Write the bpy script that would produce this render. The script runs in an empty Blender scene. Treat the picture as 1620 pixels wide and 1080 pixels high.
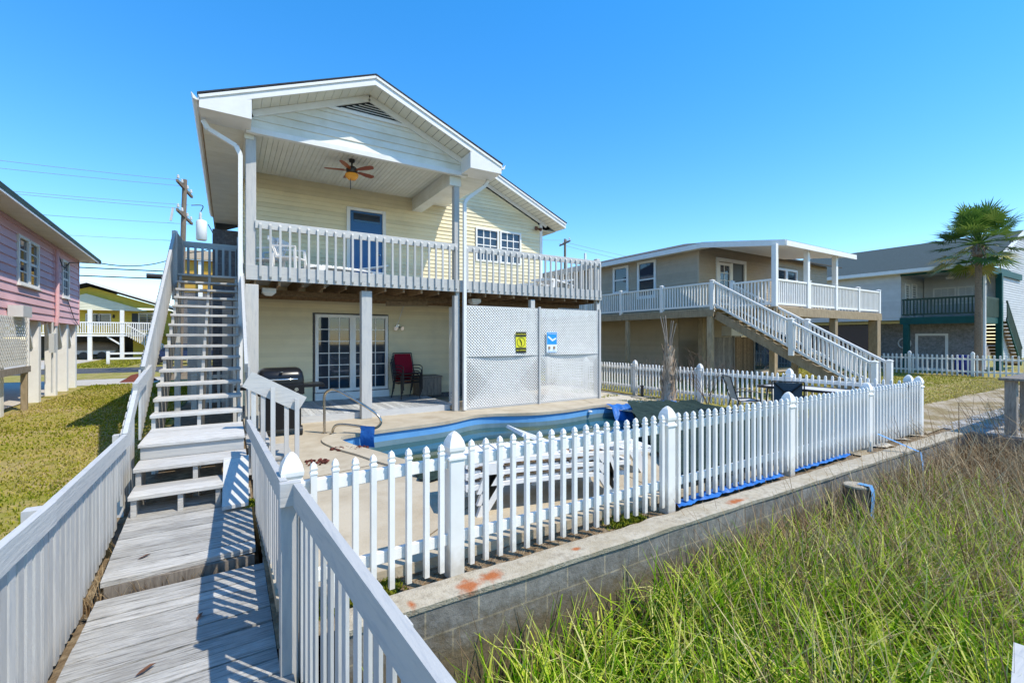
import bpy, bmesh, math, random
import numpy as np
from mathutils import Matrix, Vector
R = math.radians
random.seed(7); RNG = np.random.default_rng(11)
SC = bpy.context.scene
# ------------------------------------------------------------------ camera, sky, sun, exposure
cam = bpy.data.cameras.new('camera'); camo = bpy.data.objects.new('camera', cam); SC.collection.objects.link(camo)
camo.location = (0, 0, 1.8); camo.rotation_euler = (R(90), 0, R(-31.9))
cam.sensor_width = 36; cam.lens = 16.0; cam.shift_y = -0.0031; cam.clip_start = 0.05; cam.clip_end = 2000
SC.camera = camo
SUN_EL, SUN_AZ = R(56), R(145)          # azimuth clockwise from +Y
w = bpy.data.worlds.new('World'); SC.world = w; w.use_nodes = True
wn = w.node_tree.nodes; wl = w.node_tree.links
sky = wn.new('ShaderNodeTexSky'); sky.sky_type = 'NISHITA'; sky.sun_disc = False
sky.sun_elevation = SUN_EL; sky.sun_rotation = SUN_AZ; sky.air_density = 1.0; sky.dust_density = 0.0; sky.ozone_density = 3.0
hs = wn.new('ShaderNodeHueSaturation'); hs.inputs['Saturation'].default_value = 1.55; hs.inputs['Hue'].default_value = .503; hs.inputs['Value'].default_value = 1.35
gm = wn.new('ShaderNodeGamma'); gm.inputs[1].default_value = .78; wl.new(sky.outputs[0], gm.inputs[0]); wl.new(gm.outputs[0], hs.inputs['Color']); bg = wn['Background']; wl.new(hs.outputs[0], bg.inputs[0])
bg.inputs[1].default_value = 0.15
sl = bpy.data.lights.new('sun', 'SUN'); sl.energy = 2.55; sl.angle = R(0.5); sl.color = (1, .93, .80)
so = bpy.data.objects.new('sun', sl); SC.collection.objects.link(so)
sd = Vector((math.sin(SUN_AZ)*math.cos(SUN_EL), math.cos(SUN_AZ)*math.cos(SUN_EL), math.sin(SUN_EL)))
so.rotation_euler = sd.to_track_quat('Z', 'Y').to_euler(); so.location = (5, -5, 20)
SC.view_settings.view_transform = 'Standard'; SC.view_settings.look = 'None'; SC.view_settings.gamma = 1
SC.view_settings.exposure = 1.0

# ------------------------------------------------------------------ materials
def mat(name, col, dark=None, rough=.6, scale=6, stretch=(1, 1, 1), amt=.5, lo=.4, hi=.7, tint=.2, bump=.0, bscale=None, metal=0, spec=.16, patch=None, pscale=.8, plo=.5, phi=.65, coat=0, rnd=0):
    """noise between col and dark, stretched along an axis; per-face tint; optional second patch colour"""
    m = bpy.data.materials.new(name); m.use_nodes = True; nt = m.node_tree; N = nt.nodes; L = nt.links
    b = N['Principled BSDF']; b.inputs['Roughness'].default_value = rough; b.inputs['Metallic'].default_value = metal
    b.inputs['Specular IOR Level'].default_value = spec; b.inputs['Coat Weight'].default_value = coat
    tc = N.new('ShaderNodeTexCoord'); mp = N.new('ShaderNodeMapping'); mp.inputs['Scale'].default_value = stretch
    L.new(tc.outputs['Object'], mp.inputs[0])
    no = N.new('ShaderNodeTexNoise'); no.inputs['Scale'].default_value = scale; no.inputs['Detail'].default_value = 7; no.inputs['Roughness'].default_value = .62
    L.new(mp.outputs[0], no.inputs[0])
    rp = N.new('ShaderNodeMapRange'); rp.inputs[1].default_value = lo; rp.inputs[2].default_value = hi; rp.inputs[4].default_value = amt
    L.new(no.outputs[0], rp.inputs[0])
    mx = N.new('ShaderNodeMix'); mx.data_type = 'RGBA'
    d = dark if dark else tuple(c*.6 for c in col)
    mx.inputs[6].default_value = (*col, 1); mx.inputs[7].default_value = (*d, 1); L.new(rp.outputs[0], mx.inputs[0])
    out = mx.outputs[2]
    if patch:
        n2 = N.new('ShaderNodeTexNoise'); n2.inputs['Scale'].default_value = pscale; n2.inputs['Detail'].default_value = 6; n2.inputs['Roughness'].default_value = .65
        L.new(tc.outputs['Object'], n2.inputs[0])
        r2 = N.new('ShaderNodeMapRange'); r2.inputs[1].default_value = plo; r2.inputs[2].default_value = phi; L.new(n2.outputs[0], r2.inputs[0])
        m2 = N.new('ShaderNodeMix'); m2.data_type = 'RGBA'; L.new(r2.outputs[0], m2.inputs[0]); L.new(out, m2.inputs[6]); m2.inputs[7].default_value = (*patch, 1)
        out = m2.outputs[2]
    if tint:
        at = N.new('ShaderNodeAttribute'); at.attribute_name = 'tint'
        mr = N.new('ShaderNodeMapRange'); mr.inputs[3].default_value = 1-tint; mr.inputs[4].default_value = 1+tint*.6; L.new(at.outputs['Fac'], mr.inputs[0])
        vm = N.new('ShaderNodeVectorMath'); vm.operation = 'SCALE'; L.new(out, vm.inputs[0]); L.new(mr.outputs[0], vm.inputs['Scale']); out = vm.outputs[0]
    L.new(out, b.inputs['Base Color'])
    if bump:
        bp = N.new('ShaderNodeBump'); bp.inputs['Strength'].default_value = bump; bp.inputs['Distance'].default_value = .02
        src = no.outputs[0]
        if bscale:
            n3 = N.new('ShaderNodeTexNoise'); n3.inputs['Scale'].default_value = bscale; n3.inputs['Detail'].default_value = 5; L.new(mp.outputs[0], n3.inputs[0]); src = n3.outputs[0]
        L.new(src, bp.inputs['Height']); L.new(bp.outputs[0], b.inputs['Normal'])
    return m

def ramp_mat(name, cols, rough=.9, trans=.0, spec=0.0):
    m = bpy.data.materials.new(name); m.use_nodes = True; N = m.node_tree.nodes; L = m.node_tree.links; b = N['Principled BSDF']
    at = N.new('ShaderNodeAttribute'); at.attribute_name = 'tint'; cr = N.new('ShaderNodeValToRGB'); e = cr.color_ramp.elements
    e[0].color = (*cols[0], 1); e[-1].color = (*cols[-1], 1)
    for i, c in list(enumerate(cols))[1:-1]: e.new(i/(len(cols)-1)).color = (*c, 1)
    L.new(at.outputs['Fac'], cr.inputs[0]); L.new(cr.outputs[0], b.inputs['Base Color'])
    b.inputs['Roughness'].default_value = rough; b.inputs['Specular IOR Level'].default_value = spec
    if trans:
        tr = N.new('ShaderNodeBsdfTranslucent'); L.new(cr.outputs[0], tr.inputs[0]); ms = N.new('ShaderNodeMixShader'); ms.inputs[0].default_value = trans
        L.new(b.outputs[0], ms.inputs[1]); L.new(tr.outputs[0], ms.inputs[2]); L.new(ms.outputs[0], N['Material Output'].inputs[0])
    return m

def brick_mat(name, c1, c2, mortar, bw, bh, axis='xz', rough=.85, stain=None):
    m = bpy.data.materials.new(name); m.use_nodes = True; N = m.node_tree.nodes; L = m.node_tree.links; b = N['Principled BSDF']; b.inputs['Roughness'].default_value = rough
    tc = N.new('ShaderNodeTexCoord'); sp = N.new('ShaderNodeSeparateXYZ'); cb = N.new('ShaderNodeCombineXYZ'); L.new(tc.outputs['Object'], sp.inputs[0])
    L.new(sp.outputs[0 if axis[0] == 'x' else 1], cb.inputs[0]); L.new(sp.outputs[2 if axis[1] == 'z' else 1], cb.inputs[1])
    br = N.new('ShaderNodeTexBrick'); L.new(cb.outputs[0], br.inputs[0]); br.inputs['Scale'].default_value = 1
    br.inputs['Brick Width'].default_value = bw; br.inputs['Row Height'].default_value = bh; br.inputs['Mortar Size'].default_value = bh*.035
    br.inputs['Color1'].default_value = (*c1, 1); br.inputs['Color2'].default_value = (*c2, 1); br.inputs['Mortar'].default_value = (*mortar, 1)
    no = N.new('ShaderNodeTexNoise'); no.inputs['Scale'].default_value = 9; no.inputs['Detail'].default_value = 8; no.inputs['Roughness'].default_value = .7; L.new(tc.outputs['Object'], no.inputs[0])
    mr = N.new('ShaderNodeMapRange'); mr.inputs[1].default_value = .3; mr.inputs[2].default_value = .7; mr.inputs[3].default_value = .55; mr.inputs[4].default_value = 1.3; L.new(no.outputs[0], mr.inputs[0])
    vm = N.new('ShaderNodeVectorMath'); vm.operation = 'SCALE'; L.new(br.outputs[0], vm.inputs[0]); L.new(mr.outputs[0], vm.inputs['Scale']); out = vm.outputs[0]
    if stain:                            # algae / rust stains rising from the bottom, with a ragged edge
        col, z0, z1 = stain
        ad = N.new('ShaderNodeMath'); ad.operation = 'MULTIPLY_ADD'; L.new(no.outputs[0], ad.inputs[0]); ad.inputs[1].default_value = .5; L.new(sp.outputs[2], ad.inputs[2])
        m3 = N.new('ShaderNodeMapRange'); m3.inputs[1].default_value = z0+.25; m3.inputs[2].default_value = z1+.25; m3.inputs[3].default_value = .8; m3.inputs[4].default_value = 0; L.new(ad.outputs[0], m3.inputs[0])
        mx = N.new('ShaderNodeMix'); mx.data_type = 'RGBA'; L.new(m3.outputs[0], mx.inputs[0]); L.new(out, mx.inputs[6]); mx.inputs[7].default_value = (*col, 1); out = mx.outputs[2]
    L.new(out, b.inputs['Base Color'])
    bp = N.new('ShaderNodeBump'); bp.inputs['Strength'].default_value = .5; bp.inputs['Distance'].default_value = .02; L.new(mr.outputs[0], bp.inputs['Height']); L.new(bp.outputs[0], b.inputs['Normal'])
    return m

def simple(name, col, rough=.5, metal=0, spec=.5, emit=0, coat=0):
    m = bpy.data.materials.new(name); m.use_nodes = True; b = m.node_tree.nodes['Principled BSDF']
    b.inputs['Base Color'].default_value = (*col, 1); b.inputs['Roughness'].default_value = rough; b.inputs['Metallic'].default_value = metal; b.inputs['Specular IOR Level'].default_value = spec; b.inputs['Coat Weight'].default_value = coat
    if emit: b.inputs['Emission Color'].default_value = (*col, 1); b.inputs['Emission Strength'].default_value = emit
    return m

G = {}
G['siding'] = mat('vinyl_siding', (.83, .725, .49), (.74, .63, .40), rough=.5, scale=2.2, amt=.6, tint=.09, stretch=(.6, .6, 2), patch=(.70, .61, .42), pscale=1.1, plo=.5, phi=.75)
G['white_siding'] = mat('white_vinyl_siding', (.80, .78, .70), (.62, .58, .45), rough=.5, scale=2.5, amt=.6, tint=.08, stretch=(.5, .5, 2), patch=(.66, .62, .50), pscale=1.4, plo=.5, phi=.75)
G['soffit'] = mat('vinyl_soffit', (.80, .77, .66), (.6, .56, .44), rough=.5, scale=3, amt=.35, tint=.05)
G['white_trim'] = mat('white_trim', (.84, .82, .78), (.66, .63, .57), rough=.4, scale=5, amt=.3, tint=.04)
G['gray_paint'] = mat('gray_painted_wood', (.535, .52, .485), (.36, .37, .38), rough=.65, scale=4, stretch=(6, 6, 1), amt=.7, lo=.48, hi=.78, tint=.14, bump=.25, patch=(.40, .40, .38), pscale=5, plo=.66, phi=.8)
G['gray_paint_x'] = mat('gray_painted_board', (.535, .52, .485), (.36, .37, .38), rough=.65, scale=4, stretch=(1, 9, 9), amt=.7, lo=.48, hi=.78, tint=.14, bump=.25)
G['gray_paint_y'] = mat('gray_painted_rail', (.52, .51, .48), (.34, .36, .38), rough=.65, scale=5, stretch=(9, 1.0, 9), amt=.75, lo=.5, hi=.78, tint=.12, bump=.3, patch=(.42, .43, .44), pscale=4, plo=.62, phi=.75)
G['plank'] = mat('weathered_plank', (.56, .545, .51), (.20, .185, .165), rough=.8, scale=5, stretch=(.8, 16, 16), amt=.95, lo=.47, hi=.68, tint=.3, bump=1.0, patch=(.42, .40, .365), pscale=3.5, plo=.48, phi=.72)
G['porch_plank'] = mat('porch_plank', (.50, .51, .50), (.3, .3, .29), rough=.75, scale=4, stretch=(12, 1.2, 12), amt=.8, tint=.25, bump=.4)
G['tread'] = mat('stair_tread', (.55, .53, .49), (.30, .27, .235), rough=.8, scale=5, stretch=(1.2, 14, 14), amt=.85, lo=.48, hi=.75, tint=.2, bump=.5, patch=(.46, .43, .39), pscale=5, plo=.56, phi=.7)
G['raw_wood'] = mat('raw_wood', (.30, .19, .10), (.13, .075, .04), rough=.8, scale=4, stretch=(4, 1, 4), amt=.8, tint=.4, bump=.4)
G['old_wood'] = mat('old_gray_wood', (.30, .26, .215), (.14, .115, .095), rough=.85, scale=5, stretch=(6, 6, 1), amt=.9, tint=.25, bump=.6)
G['tan_wood'] = mat('treated_wood', (.40, .31, .20), (.24, .18, .11), rough=.8, scale=4, stretch=(3, 3, 1), amt=.8, tint=.2, bump=.4)
G['vinyl_white'] = mat('white_vinyl', (.84, .815, .765), (.67, .64, .58), rough=.35, scale=5, amt=.4, lo=.45, hi=.8, tint=.05)
G['lattice'] = mat('white_lattice', (.85, .82, .76), (.62, .6, .55), rough=.45, scale=4, amt=.35, tint=.04)
G['shingle_dark'] = mat('dark_shingle', (.055, .058, .07), (.03, .03, .035), rough=.9, scale=20, amt=.8, tint=.3, bump=.6)
G['shingle_gray'] = mat('gray_shingle', (.065, .085, .085), (.035, .05, .05), rough=.92, scale=5, stretch=(6, 2, 6), amt=1, tint=.35, bump=.7)
G['shingle_tan'] = mat('tan_shingle', (.10, .095, .085), (.06, .055, .05), rough=.92, scale=6, stretch=(6, 2, 6), amt=1, tint=.35, bump=.7)
G['concrete'] = mat('pool_concrete', (.50, .43, .32), (.38, .31, .215), rough=.85, scale=1.6, amt=.8, lo=.4, hi=.65, tint=0, bump=.25, bscale=40, patch=(.345, .275, .19), pscale=1.3, plo=.55, phi=.75)
G['cap_concrete'] = mat('rough_concrete', (.44, .39, .305), (.25, .21, .155), rough=.9, scale=18, amt=.8, lo=.45, hi=.7, tint=0, bump=.6, bscale=70, patch=(.34, .285, .20), pscale=2.2, plo=.5, phi=.7)
G['rust'] = mat('rust_stain', (.42, .10, .03), (.5, .26, .12), rough=.9, scale=14, amt=1, tint=0)
G['block'] = brick_mat('concrete_block', (.22, .21, .19), (.165, .155, .14), (.34, .29, .21), .42, .205, 'xz', stain=((.13, .088, .036), .62, .92))
G['house_block'] = brick_mat('dark_block', (.17, .155, .15), (.135, .125, .12), (.2, .19, .18), .4, .2, 'xz')
G['house_block_y'] = brick_mat('dark_block_side', (.17, .155, .15), (.135, .125, .12), (.2, .19, .18), .4, .2, 'yz')
G['white_brick'] = brick_mat('pale_brick', (.27, .26, .25), (.22, .21, .20), (.31, .30, .29), .3, .1, 'yz')
def add_stains(m, spots, col, root):
    """ragged rust stains at fixed spots on the material's own object space"""
    nt = m.node_tree; N = nt.nodes; L = nt.links; b = N['Principled BSDF']; src = b.inputs['Base Color'].links[0].from_socket
    tc = N.new('ShaderNodeTexCoord'); no = N.new('ShaderNodeTexNoise'); no.inputs['Scale'].default_value = 16; no.inputs['Detail'].default_value = 8; L.new(tc.outputs['Object'], no.inputs[0])
    for x, y, rx, ry in spots:
        mp = N.new('ShaderNodeMapping'); mp.vector_type = 'TEXTURE'; mp.inputs['Location'].default_value = (x-root[0], y-root[1], -.04-root[2]); mp.inputs['Scale'].default_value = (rx, ry, .3); L.new(tc.outputs['Object'], mp.inputs[0])
        ln = N.new('ShaderNodeVectorMath'); ln.operation = 'LENGTH'; L.new(mp.outputs[0], ln.inputs[0])
        ad = N.new('ShaderNodeMath'); ad.operation = 'MULTIPLY_ADD'; L.new(no.outputs[0], ad.inputs[0]); ad.inputs[1].default_value = 1.6; L.new(ln.outputs['Value'], ad.inputs[2])
        mr = N.new('ShaderNodeMapRange'); mr.inputs[1].default_value = 1.1; mr.inputs[2].default_value = 1.8; mr.inputs[3].default_value = .9; mr.inputs[4].default_value = 0; L.new(ad.outputs[0], mr.inputs[0])
        mx = N.new('ShaderNodeMix'); mx.data_type = 'RGBA'; L.new(mr.outputs[0], mx.inputs[0]); L.new(src, mx.inputs[6]); mx.inputs[7].default_value = (*col, 1); src = mx.outputs[2]
    L.new(src, b.inputs['Base Color'])
def add_grime(m, col, z0, z1, amt=.7):
    """soil splash with a ragged edge near the foot"""
    nt = m.node_tree; N = nt.nodes; L = nt.links; b = N['Principled BSDF']; src = b.inputs['Base Color'].links[0].from_socket
    tc = N.new('ShaderNodeTexCoord'); sp = N.new('ShaderNodeSeparateXYZ'); L.new(tc.outputs['Object'], sp.inputs[0]); no = N.new('ShaderNodeTexNoise'); no.inputs['Scale'].default_value = 14; no.inputs['Detail'].default_value = 8; L.new(tc.outputs['Object'], no.inputs[0])
    ad = N.new('ShaderNodeMath'); ad.operation = 'MULTIPLY_ADD'; L.new(no.outputs[0], ad.inputs[0]); ad.inputs[1].default_value = .3; L.new(sp.outputs[2], ad.inputs[2])
    mr = N.new('ShaderNodeMapRange'); mr.inputs[1].default_value = z0+.15; mr.inputs[2].default_value = z1+.15; mr.inputs[3].default_value = amt; mr.inputs[4].default_value = 0; L.new(ad.outputs[0], mr.inputs[0])
    mx = N.new('ShaderNodeMix'); mx.data_type = 'RGBA'; L.new(mr.outputs[0], mx.inputs[0]); L.new(src, mx.inputs[6]); mx.inputs[7].default_value = (*col, 1); L.new(mx.outputs[2], b.inputs['Base Color'])
add_grime(G['vinyl_white'], (.42, .37, .28), -.02, .22, .75)
add_stains(G['cap_concrete'], [(1.53, 3.07, .13, .10), (1.73, 3.10, .13, .09), (4.9, 3.05, .22, .06), (1.08, 3.06, .04, .05), (2.6, 3.1, .05, .04)], (.36, .10, .025), (6, 2.9, -1.125))
G['soil'] = mat('dry_soil', (.235, .175, .11), (.12, .085, .05), rough=.95, scale=14, amt=1, lo=.35, hi=.7, tint=0, bump=.8, bscale=45, patch=(.33, .26, .17), pscale=5)
G['sand'] = mat('shell_sand', (.62, .56, .45), (.42, .35, .25), rough=.95, scale=9, amt=.9, tint=0, bump=.6, bscale=50, patch=(.34, .27, .17), pscale=1.3, plo=.52, phi=.62)
G['path_sand'] = mat('sandy_path', (.47, .40, .30), (.30, .23, .15), rough=.95, scale=7, amt=.9, tint=0, bump=.6, bscale=50, patch=(.26, .20, .10), pscale=1.1, plo=.45, phi=.58)
G['lawn'] = mat('lawn_soil', (.25, .235, .04), (.36, .28, .10), rough=.95, scale=2.2, amt=1, lo=.42, hi=.6, tint=0, bump=.6, bscale=60, patch=(.38, .29, .16), pscale=.7, plo=.52, phi=.68)
G['marsh'] = mat('marsh_mud', (.055, .045, .025), (.03, .03, .015), rough=.95, scale=5, amt=1, tint=0, bump=.5)
G['asphalt'] = mat('asphalt', (.10, .10, .105), (.07, .07, .07), rough=.9, scale=12, amt=1, tint=0)
G['drive'] = mat('driveway_concrete', (.50, .46, .40), (.4, .36, .3), rough=.9, scale=3, amt=.8, tint=0)
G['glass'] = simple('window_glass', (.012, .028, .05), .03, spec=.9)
G['blind'] = mat('window_blind_glass', (.045, .06, .085), (.02, .03, .045), rough=.06, scale=3, stretch=(1, 1, 14), amt=1, lo=.45, hi=.55, tint=0, spec=.8)
G['blue_door'] = simple('blue_door_paint', (.012, .11, .30), .35)
G['black'] = simple('black_enamel', (.008, .008, .010), .28, spec=.3)
G['dkmetal'] = simple('dark_metal', (.02, .02, .022), .4)
G['steel'] = mat('brushed_steel', (.62, .57, .5), (.4, .33, .25), rough=.22, scale=8, amt=.6, tint=0, metal=1)
G['chrome'] = simple('chrome', (.75, .75, .75), .15, metal=1)
G['red_sling'] = mat('red_sling', (.26, .008, .025), (.18, .006, .02), rough=.7, scale=60, amt=.7, tint=0)
G['gray_sling'] = mat('gray_sling', (.60, .58, .55), (.42, .4, .38), rough=.8, scale=6, amt=.5, tint=0)
G['blue_sling'] = mat('slate_sling', (.085, .115, .15), (.05, .07, .1), rough=.7, scale=30, amt=.6, tint=0)
G['plastic_white'] = mat('white_resin', (.83, .82, .80), (.64, .62, .58), rough=.35, scale=4, amt=.35, tint=.03)
G['tan_plastic'] = mat('tan_resin', (.50, .33, .20), (.42, .26, .15), rough=.5, scale=4, amt=.5, tint=0)
G['tarp_green'] = mat('green_mesh_tarp', (.030, .052, .042), (.014, .028, .024), rough=.75, scale=10, stretch=(1, 4, 1), amt=1, tint=0, bump=.8, bscale=25)
G['tarp_blue'] = mat('blue_tarp', (.035, .17, .50), (.02, .09, .32), rough=.4, scale=9, amt=.7, tint=0, bump=.7, bscale=18)
G['strap'] = mat('faded_blue_strap', (.14, .34, .62), (.1, .22, .45), rough=.6, scale=12, amt=.6, tint=0)
G['liner'] = mat('blue_pool_liner', (.13, .34, .62), (.19, .42, .68), rough=.3, scale=2, amt=.8, tint=.0)
G['liner_dark'] = mat('lower_pool_liner', (.18, .27, .30), (.12, .2, .22), rough=.4, scale=3, amt=.8, tint=0)
G['pink'] = mat('pink_siding', (.82, .50, .515), (.73, .42, .44), rough=.6, scale=3, stretch=(1, .5, 3), amt=.6, tint=.08)
G['tan_siding'] = mat('tan_siding', (.47, .385, .285), (.40, .33, .235), rough=.6, scale=3, amt=.6, tint=.06)
G['gray_siding'] = mat('pale_gray_siding', (.60, .60, .585), (.5, .5, .48), rough=.6, scale=3, amt=.6, tint=.06)
G['yellow_wall'] = mat('yellow_wall', (.72, .56, .09), (.62, .46, .07), rough=.6, scale=3, amt=.5, tint=.05)
G['cream_wall'] = mat('cream_wall', (.72, .69, .52), (.62, .58, .42), rough=.6, scale=3, amt=.5, tint=.05)
G['orange_wall'] = mat('orange_wall', (.55, .33, .06), (.45, .26, .05), rough=.7, scale=3, amt=.5, tint=.05)
G['green_paint'] = mat('green_painted_wood', (.012, .085, .078), (.008, .055, .05), rough=.5, scale=4, amt=.7, tint=.1)
G['green_rail'] = mat('dark_green_rail', (.045, .075, .055), (.03, .05, .035), rough=.6, scale=4, amt=.7, tint=.2)
G['blue_barrel'] = simple('blue_plastic', (.02, .04, .32), .4)
G['pole_wood'] = mat('pole_wood', (.24, .19, .145), (.13, .10, .075), rough=.9, scale=5, stretch=(8, 8, .8), amt=1, tint=0)
G['wire'] = simple('black_cable', (.02, .02, .022), .6)
G['wire_pale'] = simple('aged_cable', (.30, .32, .34), .6)
G['trunk'] = mat('palm_bark', (.25, .20, .155), (.12, .095, .07), rough=.95, scale=7, stretch=(2, 2, 5), amt=1, tint=.4, bump=1)
G['dead_palm'] = mat('dead_palm_bark', (.52, .40, .29), (.27, .18, .11), rough=.95, scale=9, stretch=(3, 3, 1), amt=1, tint=.5, bump=1)
G['fan_wood'] = simple('fan_blade_wood', (.30, .07, .015), .4)
G['amber'] = simple('amber_glass', (.60, .26, .03), .25, emit=.08)
G['mulch'] = mat('lava_rock', (.16, .05, .035), (.08, .025, .02), rough=.95, scale=30, amt=1, tint=.6)
G['leafbrown'] = simple('brown_leaf', (.14, .06, .03), .8)
G['sign_yellow'] = simple('sign_yellow', (.75, .68, .02), .45)
G['sign_black'] = simple('sign_black', (.01, .01, .01), .5)
G['sign_blue'] = simple('sign_blue', (.01, .30, .68), .45)
G['sign_white'] = simple('sign_white', (.82, .84, .86), .45)
G['moss'] = ramp_mat('moss', [(.09, .12, .01), (.22, .22, .02), (.14, .17, .02)])
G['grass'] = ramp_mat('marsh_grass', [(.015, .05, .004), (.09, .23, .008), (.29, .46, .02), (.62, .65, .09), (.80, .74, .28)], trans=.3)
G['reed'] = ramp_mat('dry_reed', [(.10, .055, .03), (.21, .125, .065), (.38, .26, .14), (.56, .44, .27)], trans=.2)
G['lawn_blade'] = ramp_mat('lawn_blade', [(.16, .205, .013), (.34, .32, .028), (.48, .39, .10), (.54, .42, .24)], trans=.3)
G['frond'] = ramp_mat('palm_frond', [(.045, .10, .018), (.10, .19, .03), (.20, .27, .05), (.34, .32, .08), (.42, .33, .14)], rough=.4, trans=.3, spec=.25)
G['piling_wood'] = mat('piling_wood', (.16, .125, .09), (.06, .045, .03), rough=.9, scale=6, stretch=(6, 6, 1), amt=1, tint=0, bump=.8)
G['twig'] = simple('bare_twig', (.19, .12, .085), .85)

# ------------------------------------------------------------------ mesh builder
class MB:
    def __init__(s, o=(0, 0, 0), ang=0):
        s.v = []; s.f = []; s.t = []; s.M = Matrix.Translation(o) @ Matrix.Rotation(ang, 4, 'Z')
    def add(s, vs, fs, tint=None):
        n = len(s.v); t = random.random() if tint is None else tint
        s.v += [tuple(s.M @ Vector(p)) for p in vs]; s.f += [tuple(i+n for i in f) for f in fs]; s.t += [t]*len(fs); return s
    def box(s, a, b, tint=None):
        (x0, y0, z0), (x1, y1, z1) = a, b
        return s.add([(x0, y0, z0), (x1, y0, z0), (x1, y1, z0), (x0, y1, z0), (x0, y0, z1), (x1, y0, z1), (x1, y1, z1), (x0, y1, z1)],
              [(3, 2, 1, 0), (4, 5, 6, 7), (0, 1, 5, 4), (1, 2, 6, 5), (2, 3, 7, 6), (3, 0, 4, 7)], tint)
    def bbox(s, a, b, c=.004, tint=None):
        """box with chamfered vertical/horizontal edges"""
        bm = bmesh.new(); bmesh.ops.create_cube(bm, size=1)
        for v in bm.verts: v.co = Vector([(a[i]+b[i])/2+v.co[i]*(b[i]-a[i]) for i in range(3)])
        bmesh.ops.bevel(bm, geom=bm.edges[:], offset=c, segments=1, affect='EDGES')
        bm.verts.index_update(); vs = [tuple(v.co) for v in bm.verts]; fs = [tuple(v.index for v in f.verts) for f in bm.faces]; bm.free()
        return s.add(vs, fs, tint)
    def beam(s, p, q, w, h, up=(0, 0, 1), tint=None):
        """rectangular bar from p to q; w across, h along up"""
        p, q = Vector(p), Vector(q); d = (q-p).normalized(); u = Vector(up)
        if abs(d.dot(u)) > .99: u = Vector((0, 1, 0))
        sd_ = d.cross(u).normalized()*w/2; uu = sd_.cross(d).normalized()*h/2
        vs = [e+a*sd_+b*uu for e in (p, q) for a, b in ((-1, -1), (1, -1), (1, 1), (-1, 1))]
        return s.add(vs, [(0, 1, 2, 3), (7, 6, 5, 4), (0, 4, 5, 1), (1, 5, 6, 2), (2, 6, 7, 3), (3, 7, 4, 0)], tint)
    def tube(s, pts, r, n=8, tint=None, cap=True):
        P = [Vector(p) for p in pts]; rs = r if isinstance(r, (list, tuple)) else [r]*len(P); vs = []; fs = []; up = Vector((0, 0, 1)); prev = None
        for i, p in enumerate(P):
            d = (P[min(i+1, len(P)-1)]-P[max(i-1, 0)]).normalized()
            a = prev if prev is not None else (up if abs(d.z) < .9 else Vector((1, 0, 0)))
            a = (a-d*a.dot(d)).normalized(); prev = a; b = d.cross(a)
            vs += [p+rs[i]*(math.cos(2*math.pi*k/n)*a+math.sin(2*math.pi*k/n)*b) for k in range(n)]
        for i in range(len(P)-1):
            for k in range(n): fs.append((i*n+k, i*n+(k+1) % n, (i+1)*n+(k+1) % n, (i+1)*n+k))
        if cap: fs += [tuple(range(n-1, -1, -1)), tuple((len(P)-1)*n+k for k in range(n))]
        return s.add(vs, fs, tint)
    def loft(s, c, prof, n=4, tint=None):
        """square (n=4) or round profile stacked along z: prof = [(half width, z)]"""
        vs = []; fs = []; a0 = math.pi/4 if n == 4 else 0; k2 = math.sqrt(2) if n == 4 else 1
        for r, z in prof: vs += [(c[0]+r*k2*math.cos(a0+2*math.pi*k/n), c[1]+r*k2*math.sin(a0+2*math.pi*k/n), c[2]+z) for k in range(n)]
        for i in range(len(prof)-1):
            for k in range(n): fs.append((i*n+k, i*n+(k+1) % n, (i+1)*n+(k+1) % n, (i+1)*n+k))
        fs += [tuple(range(n-1, -1, -1)), tuple((len(prof)-1)*n+k for k in range(n))]
        return s.add(vs, fs, tint)
    def prism(s, poly, e, tint=None):
        """polygon (3-d points) extruded by vector e"""
        n = len(poly); e = Vector(e); vs = [Vector(p) for p in poly]+[Vector(p)+e for p in poly]
        return s.add(vs, [tuple(range(n-1, -1, -1)), tuple(range(n, 2*n))]+[(i, (i+1) % n, n+(i+1) % n, n+i) for i in range(n)], tint)
    def sheet(s, fn, nu, nv, tint=None):
        vs = [fn(i/nu, j/nv) for j in range(nv+1) for i in range(nu+1)]; fs = [(j*(nu+1)+i, j*(nu+1)+i+1, (j+1)*(nu+1)+i+1, (j+1)*(nu+1)+i) for j in range(nv) for i in range(nu)]
        return s.add(vs, fs, tint)
    def build(s, name, m, parent=None, smooth=False, kind=None, label=None, normals=True):
        me = bpy.data.meshes.new(name); off = Vector((0, 0, 0)); q = parent
        while q is not None: off += q.location; q = q.parent
        me.from_pydata([tuple(Vector(v)-off) for v in s.v], [], s.f); me.materials.append(G[m] if isinstance(m, str) else m)
        a = me.attributes.new('tint', 'FLOAT', 'FACE'); a.data.foreach_set('value', s.t)
        if normals:
            bm = bmesh.new(); bm.from_mesh(me); bmesh.ops.recalc_face_normals(bm, faces=bm.faces[:]); bm.to_mesh(me); bm.free()
        if smooth:
            me.polygons.foreach_set('use_smooth', [True]*len(me.polygons)); me.set_sharp_from_angle(angle=R(45))
        o = bpy.data.objects.new(name, me); SC.collection.objects.link(o)
        if parent is not None: o.parent = parent
        if kind: o['kind'] = kind
        if label: o['label'] = label
        return o
def tag(o, label=None, cat=None, group=None, kind=None):
    if label: o['label'] = label
    if cat: o['category'] = cat
    if group: o['group'] = group
    if kind: o['kind'] = kind
    return o
def thing(name, label, cat, loc=(0, 0, 0), group=None):
    o = bpy.data.objects.new(name, None); SC.collection.objects.link(o); o.location = loc; o.empty_display_size = .2
    return tag(o, label, cat, group)
def kids(o): return [c for c in bpy.data.objects if c.parent is o]
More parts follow.
